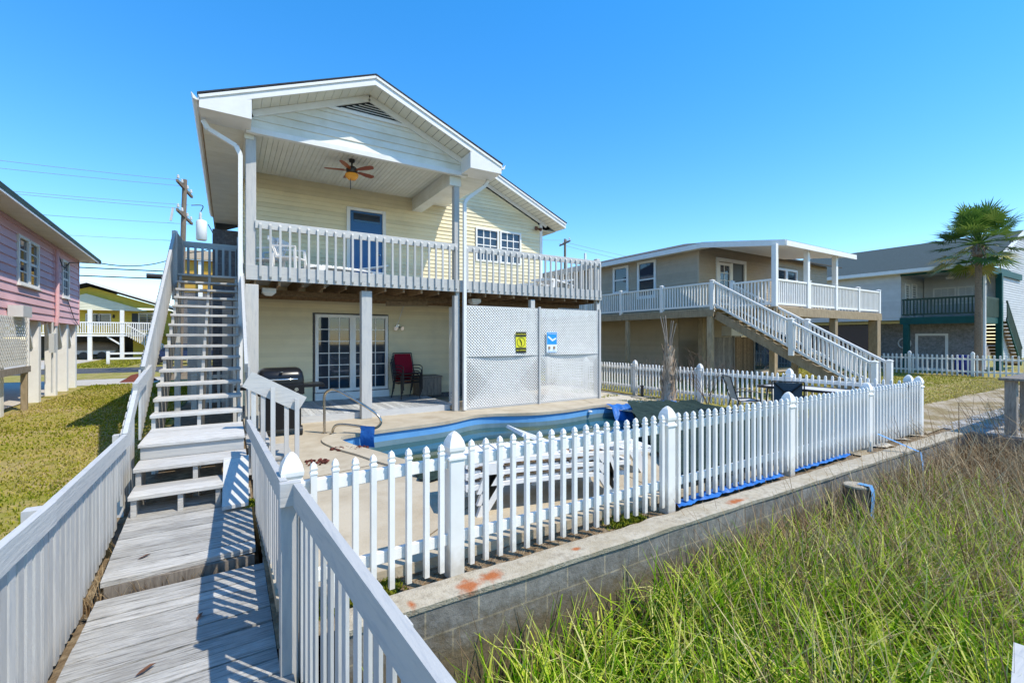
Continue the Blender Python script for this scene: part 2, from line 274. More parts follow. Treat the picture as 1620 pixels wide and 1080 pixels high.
def dup(root, loc, rz=0, label=None, scale=None):
    def cp(o, par):
        c = o.copy(); SC.collection.objects.link(c); c.parent = par
        for k in kids(o): cp(k, c)
        return c
    r = cp(root, None); r.location = loc; r.rotation_euler = (0, 0, rz)
    if scale: r.scale = scale
    if label: r['label'] = label
    return r

# lap siding on a vertical wall in local x (along) / -y (outward). holes = [(x0,x1,z0,z1)]; xr(z) gives the x range
def siding(mb, x0, x1, z0, z1, lap=.115, holes=(), xr=None, y=0, out=.022):
    n = max(1, round((z1-z0)/lap)); lap = (z1-z0)/n
    for i in range(n):
        za, zb = z0+i*lap, z0+(i+1)*lap; t = random.random()
        xa, xb = (xr(zb) if xr else (x0, x1)); xc, xd = (xr(za) if xr else (x0, x1))
        cuts = sorted((h[0], h[1]) for h in holes if h[2] < (za+zb)/2 < h[3])
        segs = []; cur = (xc, xa)
        for c0, c1 in cuts: segs.append((cur, (c0, c0))); cur = (c1, c1)
        segs.append((cur, (xd, xb)))
        for (l0, l1), (r0, r1) in segs:
            if r0-l0 < .002: continue
            if r1 < l1: l1 = r1 = (l1+r1)/2
            mb.add([(l0, y-out, za), (r0, y-out, za), (r1, y-.001, zb), (l1, y-.001, zb), (l0, y, za), (r0, y, za)], [(0, 1, 2, 3), (4, 5, 1, 0)], t)
def window(par, o, ang, x0, x1, z0, z1, cols=2, rows=2, trim=.07, mt='white_trim', gl='glass', name='window', sill=True, deep=.03, mun=.016, split=False):
    mb = MB(o, ang); w_ = trim
    mb.box((x0-w_, -deep-.02, z0-w_), (x0, .02, z1+w_)); mb.box((x1, -deep-.02, z0-w_), (x1+w_, .02, z1+w_))
    mb.box((x0, -deep-.02, z1), (x1, .02, z1+w_)); mb.box((x0, -deep-.02, z0-w_), (x1, .02, z0))
    for i in range(1, cols):
        x = x0+(x1-x0)*i/cols; mb.box((x-mun, -.014, z0), (x+mun, .0, z1))
    for i in range(1, rows):
        z = z0+(z1-z0)*i/rows; k = mun*2 if split and i == rows//2 else mun
        for j in range(cols):
            xa = x0+(x1-x0)*j/cols+(mun if j else 0); xb = x0+(x1-x0)*(j+1)/cols-(mun if j < cols-1 else 0); mb.box((xa, -.014-(.006 if k > mun else 0), z-k), (xb, 0, z+k))
    f = mb.build(name, mt, par)
    MB(o, ang).box((x0, .002, z0), (x1, .012, z1)).build('pane', gl, f)
    if sill: MB(o, ang).box((x0-w_-.02, -deep-.06, z0-w_-.035), (x1+w_+.02, 0, z0-w_-.002)).build('sill', mt, f)
    return f
def lattice(mb, x0, x1, z0, z1, pitch=.078, w_=.0275, t=.006, bow=0):
    """diagonal lattice in local x/z plane, two layers, front faces -y; bow pushes the lower edge out"""
    H = z1-z0
    for lay, sg in ((0, 1), (1, -1)):
        k = -int(H/pitch)-2
        while x0+k*pitch < x1+H+pitch:
            a = x0+k*pitch
            # line x = a + sg*(z-z0) (sg=1) or x = a - (z-z0)
            za, zb = z0, z1
            if sg == 1: za = max(za, z0+x0-a); zb = min(zb, z0+x1-a)
            else: za = max(za, z0+a-x1); zb = min(zb, z0+a-x0)
            if zb-za > .03:
                n = 6 if bow else 1; pts = []
                for i in range(n+1):
                    z = za+(zb-za)*i/n; x = a+sg*(z-z0); u = (x-x0)/(x1-x0); vv = (z-z0)/H
                    yy = -(bow*math.sin(math.pi*min(1, max(0, u)))*(1-vv)**2)-lay*t
                    pts.append((x, yy, z))
                hw = w_*.7071
                vs = []; fs = []
                for x, yy, z in pts: vs += [(max(x0, min(x1, x-hw)), yy, z), (max(x0, min(x1, x+hw)), yy, z), (max(x0, min(x1, x-hw)), yy+t*.9, z), (max(x0, min(x1, x+hw)), yy+t*.9, z)]
                for i in range(n): b_ = i*4; fs += [(b_, b_+1, b_+5, b_+4), (b_+2, b_+6, b_+7, b_+3), (b_, b_+4, b_+6, b_+2), (b_+1, b_+3, b_+7, b_+5)]
                mb.add(vs, fs)
            k += 1

# ------------------------------------------------------------------ ground
def flat(name, loops, z, m, kind='structure', thick=0):
    """flat sheet bounded by outer loop and hole loops"""
    bm = bmesh.new(); es = []
    for lp in loops:
        vs = [bm.verts.new((x, y, z)) for x, y in lp]; es += [bm.edges.new((vs[i], vs[(i+1) % len(vs)])) for i in range(len(vs))]
    bmesh.ops.triangle_fill(bm, edges=es, use_beauty=True)
    bmesh.ops.recalc_face_normals(bm, faces=bm.faces[:])
    for f in bm.faces:
        if f.normal.z < 0: f.normal_flip()
    me = bpy.data.meshes.new(name); bm.to_mesh(me); bm.free(); me.materials.append(G[m]); o = bpy.data.objects.new(name, me); SC.collection.objects.link(o); o['kind'] = kind
    return o
def smooth_loop(pts, n=6):
    out = []; N = len(pts)
    for i in range(N):
        p0, p1, p2, p3 = [Vector((*pts[(i+k-1) % N], 0)) for k in range(4)]
        for j in range(n):
            t = j/n; q = .5*((2*p1)+(-p0+p2)*t+(2*p0-5*p1+4*p2-p3)*t*t+(-p0+3*p1-3*p2+p3)*t**3); out.append((q.x, q.y))
    return out
def grow(lp, d):
    N = len(lp); out = []
    for i in range(N):
        a, b, c = Vector(lp[i-1]), Vector(lp[i]), Vector(lp[(i+1) % N]); t = (c-a).normalized(); out.append((b.x+t.y*d, b.y-t.x*d))
    return out
def ragged(x0, y0, x1, y1, n, amp, seed):
    r = random.Random(seed); out = []
    for (a, b), (c, d) in (((x0, y0), (x1, y0)), ((x1, y0), (x1, y1)), ((x1, y1), (x0, y1)), ((x0, y1), (x0, y0))):
        for i in range(n): out.append((a+(c-a)*i/n+r.uniform(-amp, amp), b+(d-b)*i/n+r.uniform(-amp, amp)))
    return out
pool_loop = smooth_loop([(1.70, 8.60), (2.44, 8.83), (3.86, 9.0), (4.75, 9.36), (5.3, 9.33), (6.24, 8.95), (7.17, 8.9), (8.3, 9.08), (8.95, 8.85), (9.25, 8.2), (9.3, 7.0), (8.9, 5.9), (7.9, 5.3), (6.4, 5.15), (4.6, 5.15), (3.3, 5.35), (2.5, 5.75), (2.15, 6.5), (1.95, 7.2), (1.72, 7.9)])
if sum(pool_loop[i-1][0]*pool_loop[i][1]-pool_loop[i][0]*pool_loop[i-1][1] for i in range(len(pool_loop))) < 0: pool_loop = pool_loop[::-1]
hole = grow(pool_loop, .04)
flat('ground', [[(-300, 3.1), (-1.05, 3.1), (-1.05, 6.05), (.25, 6.05), (.25, 3.1), (14, 3.1), (60, 2.6), (300, 2.6), (300, 600), (-300, 600)], hole], -.085, 'soil')
flat('ground_under_walk', [[(-1.06, 2.8), (.26, 2.8), (.26, 6.06), (-1.06, 6.06)]], -.42, 'soil')
flat('marsh_bed', [[(-300, -200), (300, -200), (300, 3.05), (-300, 3.05)]], -1.15, 'marsh')
deck_loop = [(.28, 3.52), (9.2, 3.55), (9.9, 4.6), (10.05, 7.6), (9.75, 8.7), (9.55, 10.0), (9.55, 13.2), (.28, 13.2)]
flat('pool_deck', [deck_loop, hole], 0, 'concrete')
mb = MB()
for i in range(len(deck_loop)):
    (a, b), (c, d) = deck_loop[i-1], deck_loop[i]; mb.add([(a, b, 0), (c, d, 0), (c, d, -.1), (a, b, -.1)], [(0, 1, 2, 3)])
mb.build('pool_deck_edge', 'concrete', kind='structure')
mb = MB()
for a, b in (((3.4, 5.25), (1.1, 3.6)), ((2.0, 6.6), (.3, 6.2)), ((8.4, 9.15), (8.9, 10.4)), ((4.6, 5.1), (4.3, 3.6))):
    mb.beam((*a, .0035), (*b, .0035), .012, .002)
mb.build('deck_joint', 'soil', kind='structure')
flat('lawn', [ragged(-30, 3.0, -1.15, 25, 14, .15, 1)], -.06, 'lawn')
flat('driveway', [[(-14, 24), (-2.6, 24), (-2.6, 31.6), (-14, 31.6)]], -.05, 'drive')
flat('carport_slab', [[(-13, 15.6), (-4.9, 15.6), (-5.1, 23.9), (-13, 23.9)]], -.03, 'drive')
flat('verge', [ragged(-60, 27.2, -2.7, 31.8, 12, .3, 2)], -.043, 'lawn')
flat('road', [[(-200, 32), (250, 32), (250, 37), (-200, 37)]], -.04, 'asphalt')
flat('far_lawn', [ragged(-60, 37.6, 90, 60, 20, .4, 3)], -.046, 'lawn')
flat('yellow_house_drive', [[(-20, 37.2), (-9.4, 37.2), (-9.4, 54), (-20, 54)]], -.04, 'drive')
flat('sand_patch', [ragged(8.6, 3.3, 11.2, 14.6, 12, .16, 4)], -.06, 'sand')
flat('shell_path', [ragged(11.5, 3.15, 60, 4.7, 22, .2, 5)], -.055, 'path_sand')
flat('neighbor_yard', [ragged(11.5, 4.5, 30.4, 30, 16, .25, 6)], -.065, 'lawn')
flat('far_yard', [ragged(30.4, 5.2, 70, 30, 12, .25, 7)], -.06, 'lawn')
# water
def water_mat():
    m = mat('pool_water', (.018, .075, .085), (.10, .105, .018), rough=.03, scale=.55, amt=1, lo=.50, hi=.66, tint=0, spec=.7)
    nt = m.node_tree; b = nt.nodes['Principled BSDF']; n = nt.nodes.new('ShaderNodeTexNoise'); n.inputs['Scale'].default_value = 5; bp = nt.nodes.new('ShaderNodeBump'); bp.inputs['Strength'].default_value = .03; bp.inputs['Distance'].default_value = .02
    tc = nt.nodes.new('ShaderNodeTexCoord'); nt.links.new(tc.outputs['Object'], n.inputs[0]); nt.links.new(n.outputs[0], bp.inputs['Height']); nt.links.new(bp.outputs[0], b.inputs['Normal']); return m
G['water'] = water_mat()
flat('pool_water', [grow(pool_loop, -.012)], -.30, 'water')

# ------------------------------------------------------------------ swimming pool shell and coping
pool = thing('swimming_pool', 'kidney shaped pool with pale blue liner and dull green water behind the picket fence', 'swimming pool', (5, 7, 0))
mb = MB(); N = len(pool_loop)
for i in range(N):
    (a, b), (c, d) = pool_loop[i-1], pool_loop[i]; mb.add([(a, b, -.03), (c, d, -.03), (c, d, -.2), (a, b, -.2)], [(0, 1, 2, 3)])
mb.build('liner_band', 'liner', pool, smooth=True)
mb = MB(); ins = grow(pool_loop, -.006)
for i in range(N):
    (a, b), (c, d), (e, f), (g, h) = pool_loop[i-1], pool_loop[i], ins[i], ins[i-1]; mb.add([(a, b, -.2), (c, d, -.2), (c, d, -1.3), (a, b, -1.3)], [(0, 1, 2, 3)])
mb.build('lower_liner', 'liner_dark', pool, smooth=True)
mb = MB(); o2 = grow(pool_loop, .28); i2 = grow(pool_loop, -.035)
for i in range(N):
    A = [(*o2[i-1], .004), (*o2[i], .004), (*o2[i], .03), (*o2[i-1], .03), (*i2[i-1], .03), (*i2[i], .03), (*i2[i], -.035), (*i2[i-1], -.035)]
    mb.add(A, [(0, 1, 2, 3), (3, 2, 5, 4), (4, 5, 6, 7), (7, 6, 1, 0)])
mb.build('coping', 'concrete', pool)
mb = MB(); mb.loft((8.0, 9.0, -.13), [(.05, 0), (.06, .02), (.05, .045)], 10); mb.build('return_fitting', 'white_trim', pool)

# ------------------------------------------------------------------ seawall
wall = thing('seawall', 'low concrete block seawall with rough pale cap beside the marsh', 'wall', (6, 2.9, -1.125))
mb = MB(); mb.prism([(.62, 3.035, -1.3), (60, 2.37, -1.3), (60, 3.2, -1.3), (.62, 3.22, -1.3)], (0, 0, 1.195)); mb.box((-40, 3.03, -1.3), (-1.0, 3.2, -.105)); mb.build('block_wall', 'block', wall)
r = random.Random(3)
def capy(x): return 3.012-.0112*(x-.6)+.003*math.sin(x*1.7)+.003*math.sin(x*5.1+1)
mb = MB(); n = 220; xs = [.62+(26-.62)*i/n for i in range(n+1)]
vs = []; fs = []
for x in xs:
    c = capy(x); q = .006*math.sin(x*9)+r.uniform(-.004, .004); vs += [(x, c+.008, -.105), (x, c+r.uniform(-.005, .005), -.064+q*.5), (x, c+.02, -.050+q*.5), (x, c+.235+r.uniform(-.012, .012), -.050+q*.5), (x, c+.245, -.2)]
for i in range(n):
    for k in range(4): fs.append((i*5+k, (i+1)*5+k, (i+1)*5+k+1, i*5+k+1))
mb.add(vs, fs); mb.prism([(26, 2.73, -.105), (60, 2.35, -.105), (60, 2.6, -.105), (26, 2.98, -.105)], (0, 0, .055)); mb.box((-40, 3.0, -.105), (-1.0, 3.24, -.05)); mb.build('cap', 'cap_concrete', wall, smooth=True)

# ------------------------------------------------------------------ boardwalk (ramped planks) and its railings
mb = MB(); y = -2.2; q = random.Random(5)
def low_z(y): return -.24
def right_x(y): return .268 if y > 3.12 else .33+(3.12-y)*.072
while y < 4.72:
    wd = q.choice((.135, .14, .19, .14)); a = q.uniform(-.012, .012); z = low_z(y)+q.uniform(-.005, .005); sk = .03
    xr = right_x(y+wd/2); t = q.random()
    mb.add([(-.87, y-sk, z-.04), (xr, y+a, z-.04), (xr, y+a+wd-.012, z-.04), (-.87, y-sk+wd-.012, z-.04), (-.87, y-sk, z), (xr, y+a, z+q.uniform(-.004, .004)), (xr, y+a+wd-.012, z), (-.87, y-sk+wd-.012, z+q.uniform(-.004, .006))],
           [(3, 2, 1, 0), (4, 5, 6, 7), (0, 1, 5, 4), (1, 2, 6, 5), (2, 3, 7, 6), (3, 0, 4, 7)], t); y += wd
y = 4.80
while y < 6.02:
    wd = q.choice((.14, .19, .14)); z = -.125+(y-4.8)*.125+q.uniform(-.005, .005); t = q.random(); a = q.uniform(-.015, .01)
    mb.add([(-.86, y-.04, z-.045), (.21, y+a+.03, z-.045), (.21, y+a+.03+wd-.01, z-.03), (-.86, y-.04+wd-.01, z-.03), (-.86, y-.04, z), (.21, y+a+.03, z), (.21, y+a+.03+wd-.01, z+wd*.125), (-.86, y-.04+wd-.01, z+wd*.125)],
           [(3, 2, 1, 0), (4, 5, 6, 7), (0, 1, 5, 4), (1, 2, 6, 5), (2, 3, 7, 6), (3, 0, 4, 7)], t); y += wd
mb.build('boardwalk', 'plank', kind='structure')
mb = MB(); mb.box((-.84, -2.2, -.46), (-.79, 4.75, -.29)); mb.box((.12, -2.2, -.46), (.17, 4.75, -.29)); mb.box((-.84, 4.76, -.3), (.2, 4.80, -.172))
for yy in (-1.8, .3, 2.2): mb.box((-.95, yy, -1.3), (-.85, yy+.1, -.3)); mb.box((.14, yy, -1.3), (.24, yy+.1, -.3))
mb.build('boardwalk_joist', 'old_wood', kind='structure')

def slat_rail(root, pts, bal_w=.078, gap=.045, side=1, board=.14, bot=None, mat_='gray_paint_y', top_off=.0, name='rail_board', blen=None, th=.011):
    """leaning board rail through 3-d points (top edge); slats hang below on the outer side"""
    for i in range(len(pts)-1):
        p, r_ = Vector(pts[i]), Vector(pts[i+1]); mb = MB(); mb.beam(p-Vector((0, 0, board/2)), r_-Vector((0, 0, board/2)), .042, board); mb.build(name, mat_, root)
        d = r_-p; hl = math.hypot(d.x, d.y)
        nrm = Vector((d.y, -d.x, 0)).normalized()*side*.033
        m2 = MB(); s_ = 0
        while s_ < hl-.02:
            c = p+d*(s_+bal_w/2)/hl+nrm; u = Vector((d.x, d.y, 0)).normalized()*bal_w/2; zt = c.z-.03+random.uniform(-.008, .008); zb = (c.z-blen if blen else bot(c.y))+random.uniform(-.01, .01)
            v = nrm.normalized()*th
            vs = [c-u-v, c+u-v, c+u+v, c-u+v]; slope = d.z/hl*bal_w/2
            m2.add([(a.x, a.y, zb) for a in vs]+[(a.x, a.y, zt+(slope if k in (1, 2) else -slope)) for k, a in enumerate(vs)], [(3, 2, 1, 0), (4, 5, 6, 7), (0, 1, 5, 4), (1, 2, 6, 5), (2, 3, 7, 6), (3, 0, 4, 7)])
            s_ += bal_w+gap*random.uniform(.6, 1.4)
        m2.build('slats', 'gray_paint', root)
def bw_bot(y): return -.30 if y < 4.75 else (-.2+(y-4.8)*.1 if y < 6 else .15+(y-6)*.2)
rl = thing('boardwalk_railing', 'gray board railing on the lawn side of the boardwalk, stepping up to the stairs', 'railing', (-.93, 3, -.24))
slat_rail(rl, [(-.93, -2.0, .86), (-.93, 1.9, .85), (-.92, 3.86, .80)], side=-1, bot=bw_bot)
slat_rail(rl, [(-.925, 3.80, .80), (-.92, 6.35, .80)], side=-1, bot=bw_bot)
slat_rail(rl, [(-.92, 6.2, .82), (-.92, 6.92, 1.27)], side=-1, bot=lambda y: .05)
mb = MB(); mb.beam((-.92, 6.78, 1.2), (-.92, 7.95, 1.36), .045, .15); mb.build('rail_board', 'gray_paint_y', rl)
for yy, zz in ((3.83, .78), (6.3, .78), (1.7, .8)): mb = MB(); mb.box((-1.035, yy-.045, -.5), (-.945, yy+.045, zz)); mb.build('post', 'gray_paint', rl)
rr = thing('boardwalk_railing', 'gray board railing on the marsh side of the boardwalk, joined to the first fence post', 'railing', (.3, 3, -.24))
slat_rail(rr, [(.345, 3.1, .925), (.475, 1.1, .915), (.62, -1.6, .90)], side=-1, bot=bw_bot, bal_w=.062, gap=.085, th=.008)
slat_rail(rr, [(.20, 6.28, .83), (.285, 3.1, .93)], side=-1, bot=bw_bot, bal_w=.06, gap=.075, th=.008)
mb = MB(); mb.bbox((.255, 3.02, .79), (.375, 3.065, .935)); mb.build('corner_block', 'gray_paint_x', rr)
mb = MB(); mb.bbox((.265, 3.07, -.5), (.365, 3.17, .80)); mb.build('post', 'gray_paint', rr)
for i, (x, yy, a, s_) in enumerate(((-.62, 5.02, .5, .05), (-.18, 4.02, 1.2, .045), (-.43, 3.55, .6, .06))):
    mb = MB((x, yy, (-.095 if i == 0 else -.234)+.006), a); mb.add([(-s_, 0, 0), (-s_*.3, -s_*.35, .012), (s_*.6, -s_*.25, .02), (s_, 0, .008), (s_*.5, s_*.3, .012), (-s_*.4, s_*.3, .004)], [(0, 1, 2, 3, 4, 5)])
    o = mb.build('fallen_leaf', 'leafbrown'); tag(o, ['curled brown leaf near the step up in the boardwalk', 'small brown leaf near the middle of the lower boardwalk', 'largest brown leaf, lying nearest the camera on the boardwalk'][i], 'leaf', 'fallen leaves on the boardwalk')

# ------------------------------------------------------------------ outdoor staircase
ST = thing('outdoor_staircase', 'tall weathered gray wooden staircase climbing from the boardwalk to the upper deck', 'staircase', (-.35, 8, 0))
LZ, SY0, RISE, RUN, NT = .60, 7.62, .182, .31, 13
mb = MB(); x = -.87
yy = 6.57
for k in range(6): mb.bbox((-.87, yy, LZ-.04), (.17, yy+.175, LZ+random.uniform(-.003, .003)), .004); yy += .18
mb.build('landing', 'tread', ST)
mb = MB(); mb.box((-.85, 6.6, .42), (.16, 6.635, LZ-.043)); mb.build('landing_face', 'gray_paint_x', ST)
for xx in (-.85, .1): mb = MB(); mb.box((xx, 7.66, .0), (xx+.05, 7.70, .55)); mb.build('landing_post', 'gray_paint', ST)
for (x0, x1, y0, z) in ((-.86, .18, 6.18, .42), (-.85, -.05, 5.82, .23)):
    mb = MB(); mb.bbox((x0, y0, z-.045), (x1, y0+.2, z), .005); mb.bbox((x0, y0+.207, z-.045), (x1, y0+.40, z+.002), .005); mb.build('tread', 'tread', ST)
    for xx in (x0+.02, (x0+x1)/2, x1-.07): m2 = MB(); m2.box((xx, y0+.03, -.05), (xx+.045, y0+.38, z-.048)); m2.build('step_support', 'tread', ST)
for k in range(NT):
    z = LZ+(k+1)*RISE; y0 = SY0+k*RUN; mb = MB(); mb.bbox((-.885, y0-.02, z-.042), (.165, y0+.132, z), .005); mb.bbox((-.885, y0+.138, z-.042), (.165, y0+.29, z), .005); mb.build('tread', 'tread', ST)
ztop = LZ+14*RISE; ytop = SY0+NT*RUN
for xs in (-.87, -.37, .11):
    mb = MB(); poly = []
    for k in range(NT+1): poly += [(xs, SY0+k*RUN+.02, LZ+k*RISE+.005 if k else .0), (xs, SY0+k*RUN+.02, LZ+(k+1)*RISE-.044)]
    poly += [(xs, ytop+.10, ztop-.05), (xs, ytop+.10, ztop-.42), (xs, SY0+.45, .0)]
    mb.prism(poly, (.042, 0, 0)); mb.build('stringer', 'gray_paint', ST)
mb = MB(); yy = ytop
while yy < 13.3: mb.box((-.9, yy, ztop-.04), (.3, yy+.13, ztop+random.uniform(-.002, .002))); yy += .14
mb.build('top_landing', 'tread', ST)
for xx in (-.95, .215):
    a, b = Vector((xx, 7.62, 1.44)), Vector((xx, 11.72, 3.98)); mb = MB(); mb.beam(a-Vector((0, 0, .07)), b-Vector((0, 0, .07)), .042, .15); mb.build('handrail', 'gray_paint_y', ST)
    m2 = MB(); s_ = 0
    while s_ < 1:
        c = a+(b-a)*s_; zt = c.z-.05; zb = LZ+(c.y-7.62)/RUN*RISE-.12; sx = -.033 if xx < 0 else .033; m2.box((c.x+sx-.011, c.y-.042, zb), (c.x+sx+.011, c.y+.042, zt)); s_ += .1/4.1
    m2.build('slats', 'gray_paint', ST)
for xx in (-.95, .20):
    mb = MB(); mb.beam((xx, 11.7, 3.96), (xx, 13.28, 4.06), .042, .15); mb.box((xx-.045, 11.66, 2.6), (xx+.045, 11.76, 4.02)); mb.box((xx-.045, 13.2, 2.6), (xx+.045, 13.29, 4.1)); mb.build('top_rail', 'gray_paint_y', ST)
    m2 = MB()
    for k in range(14): m2.box((xx-.012, 11.8+k*.1, ztop-.1), (xx+.012, 11.885+k*.1, 3.98))
    m2.build('slats', 'gray_paint', ST)
for z0, z1 in ((3.96, 4.10), (ztop, ztop+.09)): mb = MB(); mb.box((-.9, 13.24, z0), (.17, 13.28, z1)); mb.build('back_rail', 'gray_paint_x', ST)
m2 = MB()
for k in range(8): xx = -.84+k*.14; m2.box((xx, 13.20, ztop), (xx+.05, 13.24, 4.0))
m2.build('back_slats', 'gray_paint', ST)
# side steps down to the pool deck with their own rail
mb = MB(); mb.beam((.20, 6.86, 1.27), (.86, 6.86, .89), .04, .22); mb.build('handrail', 'gray_paint_x', ST)
for xx, zt, dy in ((.47, 1.15, -.04), (.76, .98, -.04), (.36, 1.18, .045), (.64, 1.02, .045), (.25, 1.25, .045)):
    mb = MB(); mb.box((xx, 6.83+dy-.02, .1 if dy < 0 else .2), (xx+.055, 6.83+dy+.025, zt)); mb.build('baluster', 'gray_paint', ST)
for k, (xx, z) in enumerate(((.2, .40), (.48, .2))):
    mb = MB(); mb.bbox((xx, 6.9, z-.04), (xx+.28, 7.75, z), .004); mb.build('tread', 'tread', ST); m2 = MB(); m2.box((xx+.02, 6.92, 0), (xx+.26, 6.96, z-.043)); m2.build('step_support', 'gray_paint', ST)
for xx in (-.89, .13): mb = MB(); mb.box((xx-.05, 11.5, -.1), (xx+.05, 11.6, 2.7)); mb.build('support_post', 'gray_paint', ST)
o = MB().add([(-.06, 5.60, .015), (.18, 5.62, .015), (.2, 6.2, .39), (-.05, 6.2, .39), (-.06, 5.60, .05), (.18, 5.62, .05), (.2, 6.2, .425), (-.05, 6.2, .425)], [(3, 2, 1, 0), (4, 5, 6, 7), (0, 1, 5, 4), (1, 2, 6, 5), (2, 3, 7, 6), (3, 0, 4, 7)]).build('ramp_board', 'gray_paint_y')
tag(o, 'short wide board leaning as a ramp against the lowest wooden steps', 'ramp')

# ------------------------------------------------------------------ the pool house: two storeys, porch gable, deck, lattice
HB = thing('beach_house', 'two storey cream beach house with white gabled porch, gray deck and lattice behind the pool', 'house', (4.7, 13, 0))
WY, FY, DZ = 13.0, 10.28, 3.15
SL = .41
def pz(x): return 7.135-SL*abs(x-2.63)          # porch gable underside line
def mz(x): return 7.92-.437*abs(x-4.72)        # main gable line
# walls
mb = MB((0, WY, 0)); siding(mb, .3, 5.9, .15, 2.83, holes=[(1.88, 3.9, 0, 2.47)]); mb.build('lower_wall', 'siding', HB)
mb = MB((0, WY, 0)); siding(mb, .3, 9.26, DZ, 6.02, holes=[(2.80, 3.75, 0, 5.38), (6.68, 8.42, 4.28, 5.36)], xr=lambda z: (.3, min(9.26, 4.72+(7.72-z)/.437))); siding(mb, 4.9, 9, 6.02, 7.7, xr=lambda z: (4.9, max(4.9, min(9.26, 4.72+(7.72-z)/.437)))); mb.build('upper_wall', 'siding', HB)
mb = MB(); mb.box((.3, WY+.02, 0), (9.26, 21.9, 2.9)); mb.build('block_storey', 'house_block_y', HB)
mb = MB(); mb.box((5.9, WY-.02, 0), (9.26, WY+.015, 2.83)); mb.build('shade_backing_wall', 'house_block', HB)  # dark block in place of siding, added so the lattice holes look shaded
mb = MB(); mb.box((-.98, 15.6, 0), (-.42, 15.7, 2.9)); mb.build('storage_partition', 'gray_paint', HB)
mb = MB(); mb.box((-.48, 18.9, 0), (.29, 21.9, 5.6)); mb.build('rear_wing', 'house_block', HB)
mb = MB((.3, 0, 0), R(-90)); siding(mb, -18.9, -FY-.1, 2.95, 5.86, xr=None, holes=[(-12.95, -10, 2.9, 5.6)]); mb.build('side_wall', 'white_siding', HB)
mb = MB(); mb.box((9.22, WY-.03, DZ), (9.33, WY+.05, 5.78)); mb.build('corner_trim', 'white_trim', HB)
mb = MB(); mb.box((.3, WY-.06, 2.83), (9.26, WY-.014, 2.90)); mb.build('ledger_trim', 'white_trim', HB)
mb = MB(); mb.box((.3, WY+.02, 2.9), (9.2, 21.9, 5.7)); mb.build('inner_wall', 'siding', HB)
# porch gable face
mb = MB((0, 10.2, 0)); siding(mb, .3, 5.0, 5.90, 7.05, lap=.165, xr=lambda z: (max(.3, 2.63-(pz(2.63)-.12-z)/SL), min(5.0, 2.63+(pz(2.63)-.12-z)/SL)), holes=[(1.9, 3.45, 6.72, 8)]); mb.build('gable_siding', 'white_siding', HB)
mb = MB(); mb.box((.28, 10.15, 5.79), (5.02, 10.26, 5.895)); mb.build('porch_beam', 'white_trim', HB)
for sg in (-1, 1):
    mb = MB(); mb.beam((2.63, 10.17, pz(2.63)-.06), (2.63+sg*2.24, 10.17, pz(2.63+2.24)-.06), .05, .13); mb.build('gable_trim', 'white_trim', HB)
mb = MB(); mb.box((1.78, 10.15, 6.64), (3.58, 10.185, 6.70)); mb.build('vent_trim', 'white_trim', HB)
mb = MB()
for k in range(6):
    z = 6.71+k*.052; hw = (pz(2.63)-.13-z)/SL-.05
    if hw > .05: mb.add([(2.68-hw, 10.17, z), (2.68+hw, 10.17, z), (2.68+hw-.04, 10.2, z+.035), (2.68-hw+.04, 10.2, z+.035)], [(0, 1, 2, 3)])
mb.build('gable_vent', 'white_trim', HB)
mb = MB(); mb.prism([(1.85, 10.23, 6.69), (3.5, 10.23, 6.69), (2.68, 10.23, 7.05)], (0, .02, 0)); mb.build('vent_backing', 'dkmetal', HB)
# porch ceiling and side beam
mb = MB(); x = .3
while x < 4.95: mb.add([(x, 10.26, 5.93), (x+.09, 10.26, 5.93), (x+.09, WY, 5.93), (x, WY, 5.93), (x+.1, 10.26, 5.945), (x+.1, WY, 5.945), (x-.001, 10.26, 5.945), (x-.001, WY, 5.945)], [(0, 1, 2, 3), (1, 4, 5, 2), (6, 0, 3, 7)]); x += .1
mb.build('porch_ceiling', 'soffit', HB)
mb = MB(); mb.box((4.60, 10.27, 5.56), (4.90, WY-.01, 5.925)); mb.build('side_beam', 'white_siding', HB)
mb = MB(); mb.box((.26, 10.27, 5.7), (.42, WY, 5.925)); mb.build('side_beam', 'white_siding', HB)
